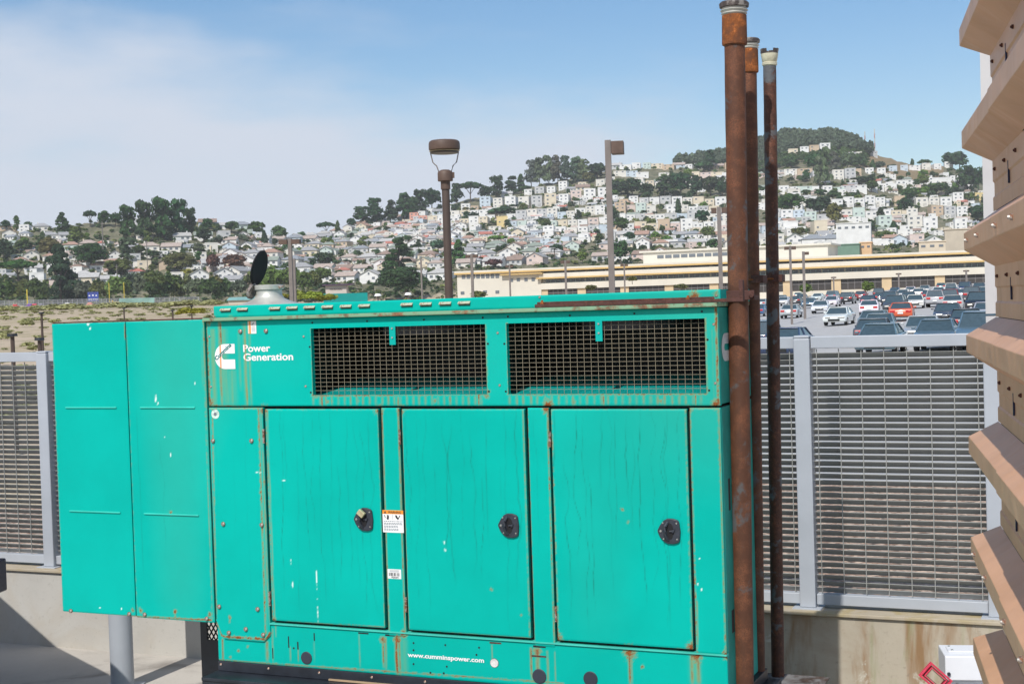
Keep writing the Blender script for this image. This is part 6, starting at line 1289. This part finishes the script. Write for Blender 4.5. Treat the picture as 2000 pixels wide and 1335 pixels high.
a=pt(54,604,YF-30); e=empty('goal_post',(a.x,a.y,gz(a.x,a.y)),0,'single yellow upright at the far left of the field','goal post'); MB().tube([(0,0,0),(0,0,34*k)],1.*k,6).build('upright',YG_,e)
a=pt(182,588,YF+40); kk=(YF+40)/F; e=empty('scoreboard',(a.x,a.y,gz(a.x,a.y)),0,'blue scoreboard with white digits panels in front of the dark hedge','scoreboard'); zz=a.z-e.location.z
MB().box(-10.5*kk,10.5*kk,0,.4,zz,zz+18*kk).build('board',simple('board_blue',(.03,.06,.30),.5),e)
for x,z,w_,h_ in ((-7.5,4,3,2),(-4,4,2,2),(.5,4,2,2),(4,4,2,2),(7.5,4,3,2),(-7,11,3,2),(0,11.5,3,2.5),(6.5,11,3,2)): MB().box((x-w_/2)*kk,(x+w_/2)*kk,-.06,-.01,zz+(z-h_/2)*kk,zz+(z+h_/2)*kk).build('score_panel',MAT['white'],e)
for x,z in ((-6,15.5),(-2,15.8),(2,15.8),(6,15.5)): MB().box((x-.8)*kk,(x+.8)*kk,-.06,-.01,zz+(z-.8)*kk,zz+(z+.8)*kk).build('dark_panel',MAT['opening'],e)
for s_ in (-7,7): MB().box(s_*kk-.15,s_*kk+.15,.05,.35,-.5,zz).build('leg',MAT['pole_grey'],e)
e=empty('chain_link_fence',fieldbase(240),0,'long chain link fence across the playing field','fence'); o0=e.location; xs=np.arange(-10,392,9.5); k=YF/F
chm=simple('chain_link',(.34,.35,.36),.6)
pts=[]
for x in xs:
    a=pt(x,600,YF-20); zg=gz(a.x,a.y); pts.append(Vector((a.x,a.y,zg))-o0); MB().box(a.x-o0.x-.08,a.x-o0.x+.08,a.y-o0.y-.08,a.y-o0.y+.08,zg-o0.z,zg-o0.z+2.9).build('post',chm,e)
for hgt in (2.8,1.4): MB().tube([p+Vector((0,0,hgt)) for p in pts],.06,4).build('rail',chm,e)
ml=MB()
for p,q in zip(pts[:-1],pts[1:]):
    for i in range(14):
        t=i/14; a=p.lerp(q,t); b2=p.lerp(q,min(1,t+.12)); ml.box(a.x-.02,a.x+.02,a.y+.1,a.y+.12,a.z,a.z+2.8)
tag(ml.build('mesh_fabric',chm,e),kind='stuff')
a,b=pt(233,598,YF-26),pt(302,596,YF-26); e=empty('windscreen',((a.x+b.x)/2,a.y,gz(a.x,a.y)),0,'pale teal windscreen cloth hung on the field fence','windscreen cloth'); w=(b.x-a.x)/2
MB().box(-w,w,-.03,.03,.1,2.7).build('cloth',simple('pale_teal_cloth',(.20,.34,.30),.8,var=.2,scale=.3),e)
def thing_box(name,x0,x1,yt,yb2,Y,col,label,cat,roofcol=None,d=5):
    a,b=pt(x0,yb2,Y),pt(x1,yb2,Y); zt=pt((x0+x1)/2,yt,Y).z; w=b.x-a.x; e=empty(name,((a.x+b.x)/2,Y,a.z),0,label,cat); link('wall',MB().box(-w/2,w/2,0,d,-3,zt-a.z).mesh('wall',MAT['housewall']),e,col)
    if roofcol: link('roof',MB().add([(-w/2-.3,-.3,zt-a.z),(w/2+.3,-.3,zt-a.z),(w/2+.3,d+.3,zt-a.z),(-w/2-.3,d+.3,zt-a.z),(-w/2-.3,d/2,zt-a.z+d*.14),(w/2+.3,d/2,zt-a.z+d*.14)],[(0,1,5,4),(2,3,4,5),(1,2,5),(3,0,4),(3,2,1,0)]).mesh('roof',MAT['houseroof']),e,roofcol)
    return e,w,zt-a.z
thing_box('field_shed',447,500,586,600,240,(.60,.54,.44),'low cream shed with teal roof left of the exhaust outlet','shed',(.22,.40,.38),4)
e,w,h=thing_box('outfield_wall',632,718,572.5,586,330,(.0,.27,.25),'bright teal padded wall in front of the dugout','padded wall',None,.4)
e,w,h=thing_box('dugout',636,677,557,572,334,(.64,.55,.48),'cream dugout with a purple roof edge and team lettering','dugout',None,4)
link('roof',MB().box(-w/2-.6,w/2+1.5,-.8,4.5,h,h+.25).mesh('roof',MAT['anyflat']),e,(.09,.05,.10))
text('lettering','CRUSADERS',-w*.30,w*.30,h*.34,h*.58,-.03,simple('brown_letters',(.10,.06,.05),.6),e,bold=.02,off=(0,0,0))
# people and gear by the field edge: a few low colourful bags/blankets
for px,py,c,l in ((30,603,(.5,.08,.08),'red'),(58,602,(.20,.10,.35),'purple'),(68,600,(.55,.07,.12),'crimson'),(80,601,(.25,.25,.28),'grey'),(132,598,(.75,.75,.75),'white'),(176,600,(.6,.3,.25),'pink')):
    a=pt(px,py,YF-60); z=gz(a.x,a.y); e=empty('equipment_pile',(a.x,a.y,z),0,f'{l} low pile of sports gear at the edge of the field','sports gear','sports gear along the field'); 
    link('gear_cover',MB().box(-1.3,1.3,-.5,.5,0,.9).box(-.8,.7,-.4,.4,.9,1.5).mesh('gear_cover',MAT['anyflat'],bevel=.15),e,c)
# radio masts
for px,yt,yb2,l in ((1690,257,296,'left'),(1709,252,300,'right')):
    Y=1470; a,b=pt(px,yb2,Y),pt(px,yt,Y); e=empty('radio_mast',a-Vector((0,0,8)),0,f'thin red and white radio mast on the bare ridge, the {l} one','radio mast','radio masts on the ridge'); h=b.z-a.z+8
    n=7
    for i in range(n): MB().lathe([(.55,h*i/n+.01),(.5,h*(i+1)/n)],(0,0,0),6).build('mast_section',simple('mast_red',(.45,.22,.20),.6) if i%2 and 'mast_red' not in bpy.data.materials else (bpy.data.materials['mast_red'] if i%2 else MAT['lens']),e)


# ------------------------------------------------------------------ light coastal haze
hm=bpy.data.materials.new('air'); hm.use_nodes=True; t=hm.node_tree; t.nodes.clear(); o_=N(t,'ShaderNodeOutputMaterial'); v_=N(t,'ShaderNodeVolumePrincipled')
v_.inputs['Color'].default_value=(.97,.985,1,1); v_.inputs['Density'].default_value=0.00011; v_.inputs['Anisotropy'].default_value=-0.1
t.links.new(v_.outputs[0],o_.inputs['Volume'])
hz_=MB().box(-2600,3200,-400,2700,-8,330).build('haze',hm); tag(hz_,kind='stuff')
